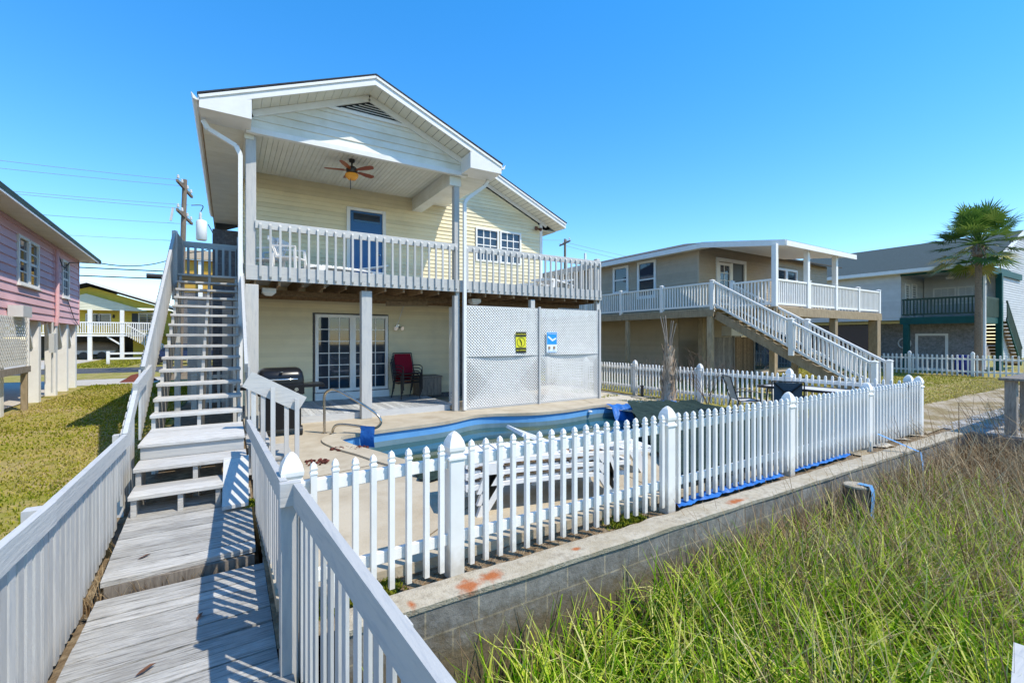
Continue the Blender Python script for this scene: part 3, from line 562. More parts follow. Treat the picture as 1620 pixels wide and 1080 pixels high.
# roofs : porch gable and main gable
EX0, EX1, RX = -.44, 5.70, 2.63
def rz(x): return 7.30-.41*abs(x-RX)
Y0, YB = 9.65, 22.0
for xa, ya in ((EX0, YB), (EX1, 12.95)):
    mb = MB(); za = rz(xa); mb.prism([(RX, Y0-.03, 7.325), (RX, ya, 7.325), (xa*1.0+(-.03 if xa < RX else .03), ya, za+.02), (xa+(-.03 if xa < RX else .03), Y0-.03, za+.02)], (0, 0, .03)); mb.build('roof', 'shingle_dark', HB)
    sgn = -1 if xa < RX else 1
    mb = MB(); mb.prism([(RX, Y0, 7.32), (xa, Y0, za+.015), (xa, Y0, za-.16), (RX, Y0, 7.32-.19)], (0, .03, 0)); mb.build('rake_fascia', 'white_trim', HB)
    mb = MB(); mb.beam((RX, Y0-.012, 7.29), (xa, Y0-.012, za-.015), .025, .05); mb.build('rake_moulding', 'white_trim', HB)
    # sloped soffit strips between fascia and gable face
    mb = MB(); L_ = abs(xa-RX); n = int(L_/.16)
    for k in range(n):
        xk = RX+sgn*L_*k/n; xl = RX+sgn*(L_*(k+1)/n-.008); xm = RX+sgn*L_*(k+1)/n
        mb.add([(xk, Y0+.03, rz(xk)-.15), (xl, Y0+.03, rz(xl)-.15), (xl, 10.2, rz(xl)-.15), (xk, 10.2, rz(xk)-.15), (xm, Y0+.03, rz(xm)-.137), (xm, 10.2, rz(xm)-.137)], [(0, 1, 2, 3), (1, 4, 5, 2)])
    mb.build('rake_soffit', 'soffit', HB)
    # pork chop return
    xi = .36 if sgn < 0 else 4.85
    mb = MB(); mb.prism([(xa, Y0-.004, za-.02), (xi, Y0-.004, rz(xi)-.18), (xi, Y0-.004, za-.21), (xa, Y0-.004, za-.20)], (0, .62, 0)); mb.build('eave_return', 'white_trim', HB)
# eave soffits running back
mb = MB(); y = Y0+.62
while y < 18.8: mb.box((EX0+.02, y, rz(EX0)-.205), (.30, y+.295, rz(EX0)-.19)); y += .3
mb.build('eave_soffit', 'soffit', HB)
mb = MB(); y = Y0+.62
while y < WY-.05: mb.box((4.9, y, rz(EX1)-.205), (EX1-.02, min(y+.1, WY-.02), rz(EX1)-.19)); y += .105
mb.build('eave_soffit', 'white_siding', HB)
mb = MB(); mb.box((EX1-.03, 10.28, rz(EX1)-.2), (EX1, WY-.01, rz(EX1))); mb.build('eave_fascia', 'white_trim', HB)
mb = MB(); mb.box((EX0, 10.28, rz(EX0)-.2), (EX0+.03, 22, rz(EX0))); mb.build('eave_fascia', 'raw_wood', HB)
def gutter(y0, y1, x, z, sg):
    prof = [(0, 0), (0, -.11), (.04*sg, -.115), (.085*sg, -.09), (.10*sg, -.02), (.115*sg, 0), (.10*sg, .0), (.085*sg, -.02), (.015*sg, -.1), (.01*sg, 0)]
    return MB().prism([(x+a, y0, z+b) for a, b in prof], (0, y1-y0, 0))
gutter(9.64, 18.7, EX0-.005, rz(EX0)+.03, -1).build('gutter', 'white_trim', HB)
gutter(9.64, WY-.6, EX1+.005, rz(EX1)+.03, 1).build('gutter', 'white_trim', HB)
def downspout(pts, lab=None):
    mb = MB()
    for a, b in zip(pts[:-1], pts[1:]): mb.beam(a, b, .075, .075, up=(0, 1, 0) if abs(b[2]-a[2]) > abs(b[0]-a[0]) else (0, 0, 1))
    return mb.build('downspout', 'white_trim', HB)
downspout([(-.40, 10.1, 5.80), (-.32, 10.1, 5.66), (.12, 10.12, 5.45), (.19, 10.13, 5.3), (.19, 10.13, .25)])
downspout([(5.62, 10.2, 5.83), (5.55, 10.2, 5.68), (5.05, 10.2, 5.28), (4.96, 10.19, 5.15), (4.96, 10.19, .03)])
# main gable, right half in view
MX0, MX1, MRX, MY0 = EX0, 9.93, 4.72, 12.42
def rz2(x): return 8.03-.437*abs(x-MRX)
mb = MB(); mb.prism([(MRX, MY0-.03, 8.05), (MRX, YB, 8.05), (MX1+.03, YB, rz2(MX1)+.02), (MX1+.03, MY0-.03, rz2(MX1)+.02)], (0, 0, .03)); mb.build('roof', 'shingle_dark', HB)
mb = MB(); mb.prism([(MRX, 13.05, 7.99), (MRX, YB, 7.99), (2.66, YB, 7.36), (2.66, 13.05, 7.36)], (0, 0, .03)); mb.build('roof', 'shingle_dark', HB)
mb = MB(); mb.prism([(MRX, MY0, 8.045), (MX1, MY0, rz2(MX1)+.015), (MX1, MY0, rz2(MX1)-.15), (MRX, MY0, 8.045-.19)], (0, .03, 0)); mb.build('rake_fascia', 'white_trim', HB)
mb = MB(); mb.beam((MRX, MY0-.012, 8.02), (MX1, MY0-.012, rz2(MX1)-.012), .025, .045); mb.build('rake_moulding', 'white_trim', HB)
mb = MB(); n = 34
for k in range(n):
    xk = MRX+(MX1-MRX)*k/n; xm = MRX+(MX1-MRX)*(k+1)/n; xl = xm-.008
    mb.add([(xk, MY0+.03, rz2(xk)-.15), (xl, MY0+.03, rz2(xl)-.15), (xl, WY, rz2(xl)-.15), (xk, WY, rz2(xk)-.15), (xm, MY0+.03, rz2(xm)-.137), (xm, WY, rz2(xm)-.137)], [(0, 1, 2, 3), (1, 4, 5, 2)])
mb.build('rake_soffit', 'soffit', HB)
mb = MB(); mb.beam((MRX+.3, WY-.03, rz2(MRX+.3)-.21), (9.5, WY-.03, rz2(9.5)-.21), .04, .1); mb.build('gable_trim', 'white_trim', HB)
mb = MB(); mb.box((9.28, WY-.0, rz2(MX1)-.17), (MX1-.02, YB, rz2(MX1)-.15)); mb.build('eave_soffit', 'soffit', HB)
mb = MB(); mb.box((MX1-.03, MY0+.03, rz2(MX1)-.15), (MX1, YB, rz2(MX1)+.01)); mb.build('eave_fascia', 'white_trim', HB)
# doors and windows
o = (0, WY, 0)
dr = MB(o); dr.box((2.74, -.06, DZ), (2.83, .02, 5.41)); dr.box((3.72, -.06, DZ), (3.81, .02, 5.41)); dr.box((2.83, -.06, 5.33), (3.72, .02, 5.41)); df = dr.build('door_frame', 'white_trim', HB)
MB(o).bbox((2.84, -.03, DZ+.02), (3.71, .005, 5.32)).build('door', 'blue_door', HB); MB(o).box((2.92, -.037, 5.02), (3.65, -.031, 5.27)).build('door_glass', 'glass', HB)
mb = MB(o); mb.tube([(3.64, -.09, 4.15), (3.54, -.09, 4.15)], .012); mb.tube([(3.64, -.03, 4.15), (3.64, -.095, 4.15)], .014); mb.build('door_handle', 'chrome', HB)
window(HB, o, 0, 6.76, 7.50, 4.33, 5.30, 3, 4, trim=.055, gl='blind', sill=False); window(HB, o, 0, 7.66, 8.38, 4.33, 5.30, 3, 4, trim=.055, gl='blind', sill=False)
window(HB, o, 0, 2.02, 2.82, .44, 2.36, 3, 6, trim=.08, name='sliding_door', sill=False, deep=.05, mun=.011)
window(HB, o, 0, 2.98, 3.80, .44, 2.36, 3, 6, trim=.075, name='sliding_door', sill=False, deep=.035, mun=.011)
MB(o).box((1.93, -.09, .15), (3.9, -.002, .34)).build('door_threshold', 'white_trim', HB)
# deck: floor, rim, joists, posts, rails
mb = MB(); y = FY
while y < WY-.03: mb.box((.3, y, DZ-.03), (9.52, min(y+.133, WY-.02), DZ)); y += .14
mb.build('deck_floor', 'gray_paint_x', HB)
mb = MB(); mb.bbox((.28, FY-.045, 2.945), (4.84, FY-.002, 3.235)); mb.build('rim_board', 'gray_paint_x', HB)
mb = MB(); mb.bbox((4.86, FY-.045, 2.945), (9.56, FY-.002, 3.235)); mb.build('rim_board', 'gray_paint_x', HB)
mb = MB(); mb.box((9.53, FY, 2.945), (9.57, 14.5, 3.235)); mb.build('rim_board', 'gray_paint_y', HB)
for k in range(22):
    x = .42+k*.43; mb = MB(); mb.box((x, FY, 2.86), (x+.04, WY-.02, DZ-.033)); mb.build('joist', 'raw_wood', HB)
for yy in (11.2, 12.3): mb = MB(); mb.box((.3, yy, 2.74), (9.5, yy+.06, 2.858)); mb.build('girder', 'raw_wood', HB)
mb = MB(); mb.beam((3.3, 11.2, 2.66), (4.4, 11.2, 2.7), .05, .12); mb.build('brace', 'raw_wood', HB)
for (x0, x1) in ((.50, 4.76), (5.02, 9.5)):
    mb = MB(); mb.bbox((x0-.06, FY-.03, 3.965), (x1+.05, FY+.01, 4.125)); mb.build('deck_rail', 'gray_paint_x', HB)
    n = 25; 
    for k in range(n):
        x = x0+.03+(x1-x0-.05)*k/(n-1); mb = MB()
        mb.add([(x-.021, FY-.085, 3.02), (x+.021, FY-.085, 3.02), (x+.021, FY-.046, 2.97), (x-.021, FY-.046, 2.97), (x-.021, FY-.085, 4.03), (x+.021, FY-.085, 4.03), (x+.021, FY-.046, 4.08), (x-.021, FY-.046, 4.08)], [(3, 2, 1, 0), (4, 5, 6, 7), (0, 1, 5, 4), (1, 2, 6, 5), (2, 3, 7, 6), (3, 0, 4, 7)])
        mb.add([(x-.021, FY-.046, 4.0), (x+.021, FY-.046, 4.0), (x+.021, FY-.031, 4.0), (x-.021, FY-.031, 4.0), (x-.021, FY-.046, 4.05), (x+.021, FY-.046, 4.05), (x+.021, FY-.031, 4.05), (x-.021, FY-.031, 4.05)], [(3, 2, 1, 0), (4, 5, 6, 7), (0, 1, 5, 4), (1, 2, 6, 5), (2, 3, 7, 6), (3, 0, 4, 7)])
        mb.build('baluster', 'gray_paint', HB)
mb = MB(); mb.box((9.52, FY, 3.965), (9.56, 14.5, 4.125)); mb.build('deck_rail', 'gray_paint_y', HB)
for k in range(30): mb = MB(); y = FY+.1+k*.145; mb.box((9.575, y, 3.0), (9.612, y+.04, 4.08)); mb.build('baluster', 'gray_paint', HB)
for a, b in (((.28, 10.29, 2.95), (.46, 10.46, 5.79)), ((4.73, 10.29, 0), (4.87, 10.44, 5.79)), ((.27, 10.26, 0), (.50, 10.5, 2.86)), ((2.51, 10.36, 0), (2.74, 10.55, 2.86)), ((7.02, 10.30, 2.0), (7.16, 10.44, 2.86)), ((9.42, 10.30, 0), (9.56, 10.44, 4.2))):
    mb = MB(); mb.bbox(a, b, .008); mb.build('post', 'gray_paint', HB)
for xx in (-.7, -.15): mb = MB(); mb.bbox((xx, 14.6, -.1), (xx+.22, 14.82, 2.9)); mb.build('pile', 'gray_paint', HB)
# low porch floor
mb = MB(); x = .5
while x < 4.72: mb.box((x, 10.56, .105), (x+.133, WY-.02, .145+random.uniform(-.002, .002))); x += .14
mb.build('porch_floor', 'porch_plank', HB)
mb = MB(); mb.box((.5, 10.53, .0), (4.72, 10.555, .14)); mb.build('porch_riser', 'gray_paint_x', HB)
# lattice skirts
for x0, x1 in ((5.0, 7.24), (7.28, 9.44)):
    for z0, z1, bow in ((.05, 1.30, 0), (1.34, 2.60, .07)):
        mb = MB((0, 10.25, 0)); lattice(mb, x0, x1, z0, z1, bow=bow); mb.build('lattice_panel', 'lattice', HB)
    for z in (.03, 2.6): mb = MB(); mb.box((x0, 10.252, z-.025), (x1, 10.28, z+.025)); mb.build('batten', 'gray_paint_x', HB)
    mb = MB(); mb.box((x0, 10.252, 1.30), (x1, 10.27, 1.34)); mb.build('batten', 'gray_paint_x', HB)
mb = MB(); mb.box((7.235, 10.2, .0), (7.285, 10.262, 2.66)); mb.build('batten', 'gray_paint', HB)
mb = MB(); mb.box((9.44, 10.2, .0), (9.50, 10.262, 2.66)); mb.build('batten', 'gray_paint', HB)
mb = MB((4.855, 0, 0), R(-90)); lattice(mb, -10.9, -10.45, .05, 2.6); mb.build('lattice_panel', 'lattice', HB)

# ------------------------------------------------------------------ things on and around the house
t = thing('ceiling_fan', 'dark ceiling fan with reddish wooden blades and an amber bowl light under the porch ceiling', 'ceiling fan', (2.42, 10.9, 5.93))
mb = MB(); mb.loft((2.42, 10.9, 5.75), [(.02, 0), (.02, .1), (.06, .12), (.07, .18)], 12); mb.build('downrod', 'dkmetal', t, True)
mb = MB(); mb.loft((2.42, 10.9, 5.62), [(.05, -.02), (.12, 0), (.13, .08), (.08, .14), (.03, .16)], 16); mb.build('motor', 'dkmetal', t, True)
for k in range(5):
    a = k*1.2566+.35; mb = MB((2.42, 10.9, 5.67), a); mb.prism([(.17, -.05, 0), (.42, -.075, .012), (.56, -.06, .012), (.6, 0, .01), (.56, .06, -.012), (.42, .075, -.012), (.17, .05, 0)], (0, 0, .012)); mb.beam((.1, 0, .0), (.22, 0, 0), .04, .012); mb.build('blade', 'fan_wood', t)
mb = MB(); mb.loft((2.42, 10.9, 5.45), [(.02, 0), (.09, .02), (.135, .07), (.15, .13), (.14, .145)], 18); mb.build('light_bowl', 'amber', t, True)
mb = MB(); mb.tube([(2.38, 10.85, 5.58), (2.38, 10.85, 5.22)], .008); mb.build('pull_chain', 'dkmetal', t)

def floodlight(o, lab, m='chrome', cord=None):
    t = thing('floodlight', lab, 'floodlight', o, None); mb = MB(o); mb.box((-.05, -.035, -.05), (.05, 0, .05)); mb.build('mount', m, t)
    for s_ in (-1, 1):
        mb = MB(); p = Vector(o); mb.tube([p+Vector((s_*.03, -.03, -.02)), p+Vector((s_*.07, -.09, -.05)), p+Vector((s_*.10, -.16, -.07))], [.018, .045, .06], 10); mb.build('lamp_head', m, t, True)
    if cord: mb = MB(); mb.tube(cord, .012, 6); mb.build('cord', 'plastic_white', t)
floodlight((4.15, 12.96, 2.15), 'twin head chrome floodlight on the lower porch wall above the red chairs', cord=[(4.15, 12.95, 2.2), (4.25, 12.95, 2.5), (4.36, 12.95, 2.82)])
floodlight((9.05, 12.96, 5.62), 'rusty twin head floodlight under the eave at the upper right corner', 'leafbrown')
for x, lab in ((.72, 'small white light fixture under the deck beside the corner post'), (5.6, 'white light fixture under the deck above the lattice')):
    o = MB().loft((x, 10.9, 2.70), [(.06, 0), (.13, .06), (.13, .15)], 4).build('deck_light', 'white_trim'); tag(o, lab, 'light fixture')

# signs on the lattice
def text(parent, s, loc, size, m, name='lettering'):
    c = bpy.data.curves.new(name, 'FONT'); c.body = s; c.size = size; c.align_x = 'CENTER'; c.align_y = 'CENTER'; c.extrude = .0015; o = bpy.data.objects.new(name, c)
    o.rotation_euler = (R(90), 0, 0); SC.collection.objects.link(o); bpy.context.view_layer.update()
    dg = bpy.context.evaluated_depsgraph_get(); me = bpy.data.meshes.new_from_object(o.evaluated_get(dg)); bpy.data.objects.remove(o)
    me.materials.clear(); me.materials.append(G[m]); o = bpy.data.objects.new(name, me); SC.collection.objects.link(o); o.parent = parent; o.rotation_euler = (R(90), 0, 0); o.location = Vector(loc)-parent.location; return o
sy = 10.19
t = thing('caution_sign', 'yellow and black caution sign with a no diving symbol on the left lattice panel', 'sign', (6.62, sy, 1.42))
x0, x1 = 6.46, 6.79
mb = MB(); mb.box((x0, sy-.004, 1.41), (x1, sy, 1.97)); mb.build('panel', 'sign_yellow', t)
for z0, z1, s_ in ((1.84, 1.97, 'CAUTION'), (1.41, 1.55, 'NO DIVING')):
    mb = MB(); mb.box((x0, sy-.008, z0), (x1, sy-.0045, z1)); mb.build('band', 'sign_black', t); text(t, s_, ((x0+x1)/2, sy-.011, (z0+z1)/2), .068 if len(s_) < 8 else .058, 'sign_yellow')
mb = MB(); cx, cz = (x0+x1)/2, 1.695; ring = [(cx+.125*math.cos(k*.2618), sy-.007, cz+.125*math.sin(k*.2618)) for k in range(25)]; mb.tube(ring, .006, 5); mb.build('symbol_ring', 'sign_black', t)
mb = MB(); mb.beam((cx-.045, sy-.007, cz+.085), (cx+.01, sy-.007, cz), .012, .03, up=(0, 1, 0)); mb.beam((cx+.01, sy-.0075, cz+.01), (cx+.012, sy-.0075, cz-.09), .012, .022, up=(0, 1, 0)); mb.build('diver_symbol', 'sign_black', t)
t = thing('pool_rules_sign', 'blue and white pool safety sign on the right lattice panel', 'sign', (7.66, sy, 1.42))
x0, x1 = 7.47, 7.83
mb = MB(); mb.box((x0, sy-.004, 1.40), (x1, sy, 1.98)); mb.build('panel', 'sign_white', t)
mb = MB(); mb.box((x0+.01, sy-.007, 1.63), (x1-.01, sy-.0045, 1.97)); mb.build('band', 'sign_blue', t)
mb = MB(); mb.box((x0+.02, sy-.007, 1.42), (x1-.02, sy-.0045, 1.435)); mb.build('band', 'sign_blue', t)
cx = (x0+x1)/2
text(t, 'POOL RULES', (cx, sy-.009, 1.93), .05, 'sign_white')
mb = MB(); mb.beam((cx-.13, sy-.009, 1.85), (cx+.02, sy-.009, 1.74), .05, .003, up=(0, 1, 0)); mb.beam((cx+.0, sy-.0095, 1.735), (cx+.14, sy-.0095, 1.80), .045, .003, up=(0, 1, 0)); mb.build('swimmer_symbol', 'sign_white', t)
for xx in (cx-.09, cx+.08): mb = MB(); mb.loft((xx, sy-.006, 1.50), [(.03, 0), (.035, .05), (.03, .08)], 8); mb.build('warning_symbol', 'tan_plastic', t)

# grill
t = thing('gas_grill', 'black gas grill with a domed lid and side shelf beside the side steps', 'grill', (.82, 9.55, 0))
gx, gy = .82, 9.55
def lidprof():
    return [(-.27, .0), (-.27, .13), (-.24, .22), (-.15, .285), (0, .305), (.14, .28), (.23, .20), (.27, .09), (.27, 0)]
mb = MB(); lp = lidprof(); ends = [(-.38, .55), (-.365, .78), (-.33, .92), (-.27, 1), (.27, 1), (.33, .92), (.365, .78), (.38, .55)]
vs = [(gx+xx, gy+a*(.6+.4*k), .95+b*k) for xx, k in ends for a, b in lp]; nl = len(lp)
mb.add(vs, [(i*nl+j, i*nl+j+1, (i+1)*nl+j+1, (i+1)*nl+j) for i in range(7) for j in range(nl-1)]+[tuple(range(nl)), tuple(7*nl+j for j in range(nl))]); mb.build('lid', 'black', t, True)
mb = MB(); mb.tube([(gx-.26, gy-.30, 1.05), (gx-.26, gy-.335, 1.05), (gx+.26, gy-.335, 1.05), (gx+.26, gy-.30, 1.05)], .014); mb.build('handle', 'chrome', t, True)
mb = MB(); mb.bbox((gx-.38, gy-.30, .76), (gx+.38, gy+.27, .95), .01); mb.build('firebox', 'black', t)
mb = MB(); mb.bbox((gx-.33, gy-.25, .13), (gx+.33, gy+.24, .76), .008); mb.build('cart', 'black', t)
for s_ in (-1, 1):
    mb = MB(); a, b = (gx+.38, gx+.74) if s_ > 0 else (gx-.74, gx-.38); mb.bbox((a, gy-.25, .88), (b, gy+.2, .94), .01); mb.build('side_shelf', 'black', t)
for k in (-.24, -.08, .08, .24): mb = MB(); mb.tube([(gx+k, gy-.30, .86), (gx+k, gy-.345, .86)], .035, 12); mb.build('knob', 'chrome', t, True)
for s_ in (-1, 1): mb = MB(); mb.tube([(gx+s_*.30, gy-.24, .09), (gx+s_*.35, gy-.24, .09)], .09, 16); mb.build('wheel', 'dkmetal', t, True)
for s_ in (-1, 1): mb = MB(); mb.box((gx+s_*.31-.02, gy+.18, 0), (gx+s_*.31+.02, gy+.22, .13)); mb.build('leg', 'dkmetal', t)
mb = MB(); mb.loft((gx-.0, gy-.275, 1.18), [(.03, 0), (.03, .01)], 12); mb.build('gauge', 'chrome', t)

# stack of red sling chairs
def sling_chair(lab, seat_m, frame_m, name='patio_chair', cat='chair', grp=None, w_=.56, pattern=False):
    t = thing(name, lab, cat, (0, 0, 0), grp); h = w_/2
    mb = MB(); mb.sheet(lambda u, v: (-h+.03+u*(w_-.06), -.22+v*.44, .43-.03*math.sin(math.pi*v)), 3, 5); mb.build('seat', seat_m, t, True)
    mb = MB(); mb.sheet(lambda u, v: (-h+.03+u*(w_-.06), .22+v*.16-.02*math.sin(math.pi*v), .44+v*.52), 3, 6); mb.build('backrest', seat_m, t, True)
    for s_ in (-1, 1):
        x = s_*h; mb = MB(); mb.tube([(x, -.24, .44), (x, .22, .43), (x, .39, .98)], .014, 6); mb.build('back_frame', frame_m, t, True)
        mb = MB(); mb.tube([(x, -.27, .0), (x, -.25, .62), (x, -.1, .66), (x, .2, .65), (x, .30, .62)], .014, 6); mb.build('armrest', frame_m, t, True)
        mb = MB(); mb.tube([(x, .20, .46), (x, .32, .0)], .014, 6); mb.build('leg', frame_m, t, True)
    mb = MB(); mb.tube([(-h, .39, .98), (h, .39, .98)], .014, 6); mb.build('top_bar', frame_m, t)
    mb = MB(); mb.tube([(-h, -.24, .44), (h, -.24, .44)], .014, 6); mb.build('seat_bar', frame_m, t)
    if pattern:
        mb = MB(); c = (.0, .31, .70)
        for sx, vz in ((-1, 0), (1, 0), (-1, 1), (1, 1)): mb.tube([c, (sx*(h-.03), .22+.16*vz, .45+.5*vz)], .016, 5)
        mb.tube([(.09*math.cos(k*.5236), .30+.028*math.sin(k*.5236), .70+.09*math.sin(k*.5236)) for k in range(13)], .014, 5); mb.build('backrest_brace', frame_m, t)
    return t
labs = ['red sling chair at the bottom of the stack on the lower porch', 'red sling chair second from the bottom of the porch stack', 'red sling chair second from the top of the porch stack', 'red sling chair on top of the porch stack with its whole backrest showing']
ch = sling_chair(labs[0], 'red_sling', 'dkmetal', grp='stacked red porch chairs')
for k in range(4):
    o = ch if k == 0 else dup(ch, (0, 0, 0), label=labs[k]); o.location = (4.18+k*.012, 12.28-k*.035, .147+k*.085); o.rotation_euler = (0, 0, R(8))
t = thing('storage_chest', 'gray brown storage chest against the lower porch wall', 'chest', (5.1, 12.7, .147))
mb = MB(); mb.bbox((4.62, 12.42, .147), (5.3, 12.93, .66), .01); mb.build('body', 'old_wood', t); mb = MB(); mb.bbox((4.6, 12.4, .665), (5.32, 12.95, .71), .008); mb.build('lid', 'old_wood', t)

# resin furniture on the upper deck
def lounger(lab, back=22, name='sun_lounger', grp=None):
    """resin lounger along local x: foot at 0, head at 1.9; seat top z about .33"""
    t = thing(name, lab, 'sun lounger', (0, 0, 0), grp); b = R(back); hx = 1.15
    for s_ in (-1, 1):
        y = s_*.31; mb = MB(); P_ = [(0, y, .27), (.12, y, .30), (.6, y, .31), (hx+.1, y, .30), (1.85, y, .27)]
        for a, c in zip(P_[:-1], P_[1:]): mb.beam(a, c, .04, .04)
        mb.build('side_rail', 'plastic_white', t)
        for x0, lean in ((.30, -.16), (1.55, .16)):
            mb = MB(); mb.prism([(x0-.09, y-.03, .30), (x0+.09, y-.03, .30), (x0+.05+lean, y-.03, 0), (x0-.05+lean, y-.03, 0)], (0, .055, 0)); mb.build('leg', 'plastic_white', t)
    mb = MB()
    for k in range(9): x = .04+k*.125; mb.box((x, -.29, .315+.012*math.sin(k*.4)), (x+.105, .29, .338+.012*math.sin(k*.4)))
    mb.box((-.02, -.33, .265), (.03, .33, .33)); mb.build('seat_slats', 'plastic_white', t)
    mb = MB(); pt = lambda s_, y, up=0: (hx+.02+s_*math.cos(b)-up*math.sin(b), y, .335+s_*math.sin(b)+up*math.cos(b))
    for y in (-.27, .27): mb.beam(pt(0, y), pt(.74, y), .05, .03)
    for k in range(5):
        s_ = .06+k*.145; mb.beam(pt(s_+.045, -.25), pt(s_+.045, .25), .10, .02, up=(-math.sin(b), 0, math.cos(b)))
    mb.beam(pt(.74, -.295), pt(.74, .295), .06, .04, up=(-math.sin(b), 0, math.cos(b))); mb.build('backrest', 'plastic_white', t)
    return t
def resin_chair(lab, grp=None):
    t = thing('resin_chair', lab, 'chair', (0, 0, 0), grp); mb = MB(); mb.bbox((-.24, -.24, .40), (.24, .22, .44), .015); mb.build('seat', 'plastic_white', t)
    mb = MB()
    for k in range(5): x = -.2+k*.1; mb.beam((x, .22, .42), (x*1.1, .34, .82), .05, .02, up=(0, 1, 0))
    mb.beam((-.27, .34, .83), (.27, .34, .83), .025, .09); mb.build('backrest', 'plastic_white', t)
    for sx in (-1, 1):
        mb = MB(); mb.beam((sx*.27, -.24, .64), (sx*.27, .28, .66), .05, .03); mb.build('armrest', 'plastic_white', t)
        for y, z in ((-.22, .63), (.24, .5)): mb = MB(); mb.beam((sx*.25, y, z), (sx*.28, y*1.15, 0), .045, .045); mb.build('leg', 'plastic_white', t)
    return t
rc = resin_chair('white resin armchair on the upper deck near the left corner post', 'white resin chairs on the upper deck'); rc.location = (1.15, 11.2, DZ); rc.rotation_euler = (0, 0, R(60))
dup(rc, (.75, 11.7, DZ), R(-120), 'white resin armchair facing the back wall behind the left deck corner')
lo = lounger('white resin lounger low on the upper deck left of the blue door', 12, grp='loungers on the upper deck'); lo.location = (1.5, 11.5, DZ); lo.rotation_euler = (0, 0, R(8))
o = dup(lo, (7.75, 11.6, DZ), R(35), 'white resin lounger on the upper deck right of the double window'); 
o = dup(lo, (8.0, 11.2, DZ+.12), R(28), 'white resin lounger stacked at an angle by the far end of the upper deck')

# ------------------------------------------------------------------ picket fences
CAP = [(.066, -.02), (.074, -.018), (.074, 0), (.058, .012), (.054, .03), (.066, .05), (.068, .075), (.058, .12), (.036, .165), (.012, .19), (.0, .195)]
BALL = [(.066, -.02), (.074, -.018), (.074, 0), (.05, .012), (.06, .04), (.068, .075), (.062, .115), (.04, .15), (.015, .168), (.0, .17)]
def picket_fence(lab, posts, zg, hp=.93, gap=.131, zr=(.20, .80), ptop=1.0, off=-.03, m='vinyl_white', pw=.038, cap=CAP, pbot=.03, grp=None, capround=4, nbr=None):
    t = thing('picket_fence', lab, 'picket fence', (posts[0][0], posts[0][1], zg), grp)
    for (x, y) in posts:
        mb = MB(); mb.bbox((x-.062, y-.062, zg-.1), (x+.062, y+.062, zg+hp), .006); p = mb.build('post', m, t)
        MB().loft((x, y, zg+hp), cap, capround).build('cap', m, p, smooth=capround > 4)
    for i, ((x0, y0), (x1, y1)) in enumerate(zip(posts[:-1], posts[1:])):
        L_ = math.hypot(x1-x0, y1-y0); a = math.atan2(y1-y0, x1-x0); mb = MB((x0, y0, zg), a); dz = (nbr[i] if nbr else 0)
        for z in zr: mb.bbox((.062, -.019, z), (L_-.062, .019, z+.088), .005)
        n = max(2, round((L_-.124)/gap)); st = (L_-.124)/n
        for k in range(n):
            x = .062+st*(k+.5); o_ = off; h = ptop+random.uniform(-.006, .006); w_ = pw/2; tl = random.uniform(-.006, .006)
            mb.loft((x+tl, o_, 0), [(w_, pbot), (w_, h-.085), (w_*1.22, h-.083), (w_*1.22, h-.07), (w_*.85, h-.062), (w_*1.12, h-.045), (w_*.8, h-.018), (0, h)], 4)
        mb.build('panel', m, t)
    return t
picket_fence('white vinyl picket fence with gothic post caps between the pool and the seawall', [(.345, 3.26), (1.52, 3.31), (4.05, 3.31), (6.56, 3.32), (9.1, 3.34), (11.4, 3.34)], -.03, hp=.90, ptop=1.02, off=-.042, zr=(.21, .81))
picket_fence('white picket fence running back from the canal beside the sand and the small dead palm', [(11.42, 3.5), (11.40, 5.74), (11.4, 8.18), (11.4, 10.62), (11.4, 13.06), (11.4, 15.5)], -.03, hp=.92, ptop=1.0, off=.04)
picket_fence('distant white picket fence in front of the house with dark green posts', [(30.5, 19), (30.5, 16.5), (30.5, 14.1), (30.5, 11.7), (30.5, 9.3), (30.5, 6.9), (30.7, 4.5), (30.9, 2.4)], -.06, hp=1.02, ptop=1.05, off=-.03, pw=.06, gap=.19)
picket_fence('shaded picket gate panel seen beneath the staircase', [(-.72, 13.6), (.12, 13.6)], .0, hp=.9, ptop=1.0, m='gray_paint', pw=.06, gap=.16)

# ------------------------------------------------------------------ around the pool
lo1 = lounger('bottom lounger of the white resin stack behind the picket fence', 3, grp='stacked loungers by the fence')
A = R(-12); lo1.location = (2.10, 4.42, 0.0); lo1.rotation_euler = (0, 0, A)
dup(lo1, (2.10, 4.42, .115), A, 'middle lounger of the white resin stack behind the picket fence')
dup(lo1, (2.10, 4.42, .23), A, 'top lounger of the white resin stack behind the picket fence, slats in full sun')
for k in (0, 1):
    o = MB((2.10, 4.42, 0), A).bbox((.0, -.27, .355+k*.115), (1.75, .27, .372+k*.115), .004).build('lounger_cushion', 'tan_plastic'); tag(o, 'thin tan pad showing between the %s two stacked loungers' % ('lower', 'upper')[k], 'cushion', 'tan pads in the lounger stack')
lo2 = lounger('white lounger with its backrest raised, behind the stack of loungers', 22); lo2.location = (4.95, 4.55, .0); lo2.rotation_euler = (0, 0, R(168))
t = thing('pool_handrail', 'bent stainless steel handrail at the pool corner', 'handrail', (1.54, 9.2, 0))
def spline(P_, n=6):
    P_ = [Vector(p) for p in P_]; out = []
    for i in range(len(P_)-1):
        p0, p1, p2, p3 = P_[max(i-1, 0)], P_[i], P_[i+1], P_[min(i+2, len(P_)-1)]
        for j in range(n): u = j/n; out.append(.5*((2*p1)+(-p0+p2)*u+(2*p0-5*p1+4*p2-p3)*u*u+(-p0+3*p1-3*p2+p3)*u**3))
    return out+[P_[-1]]
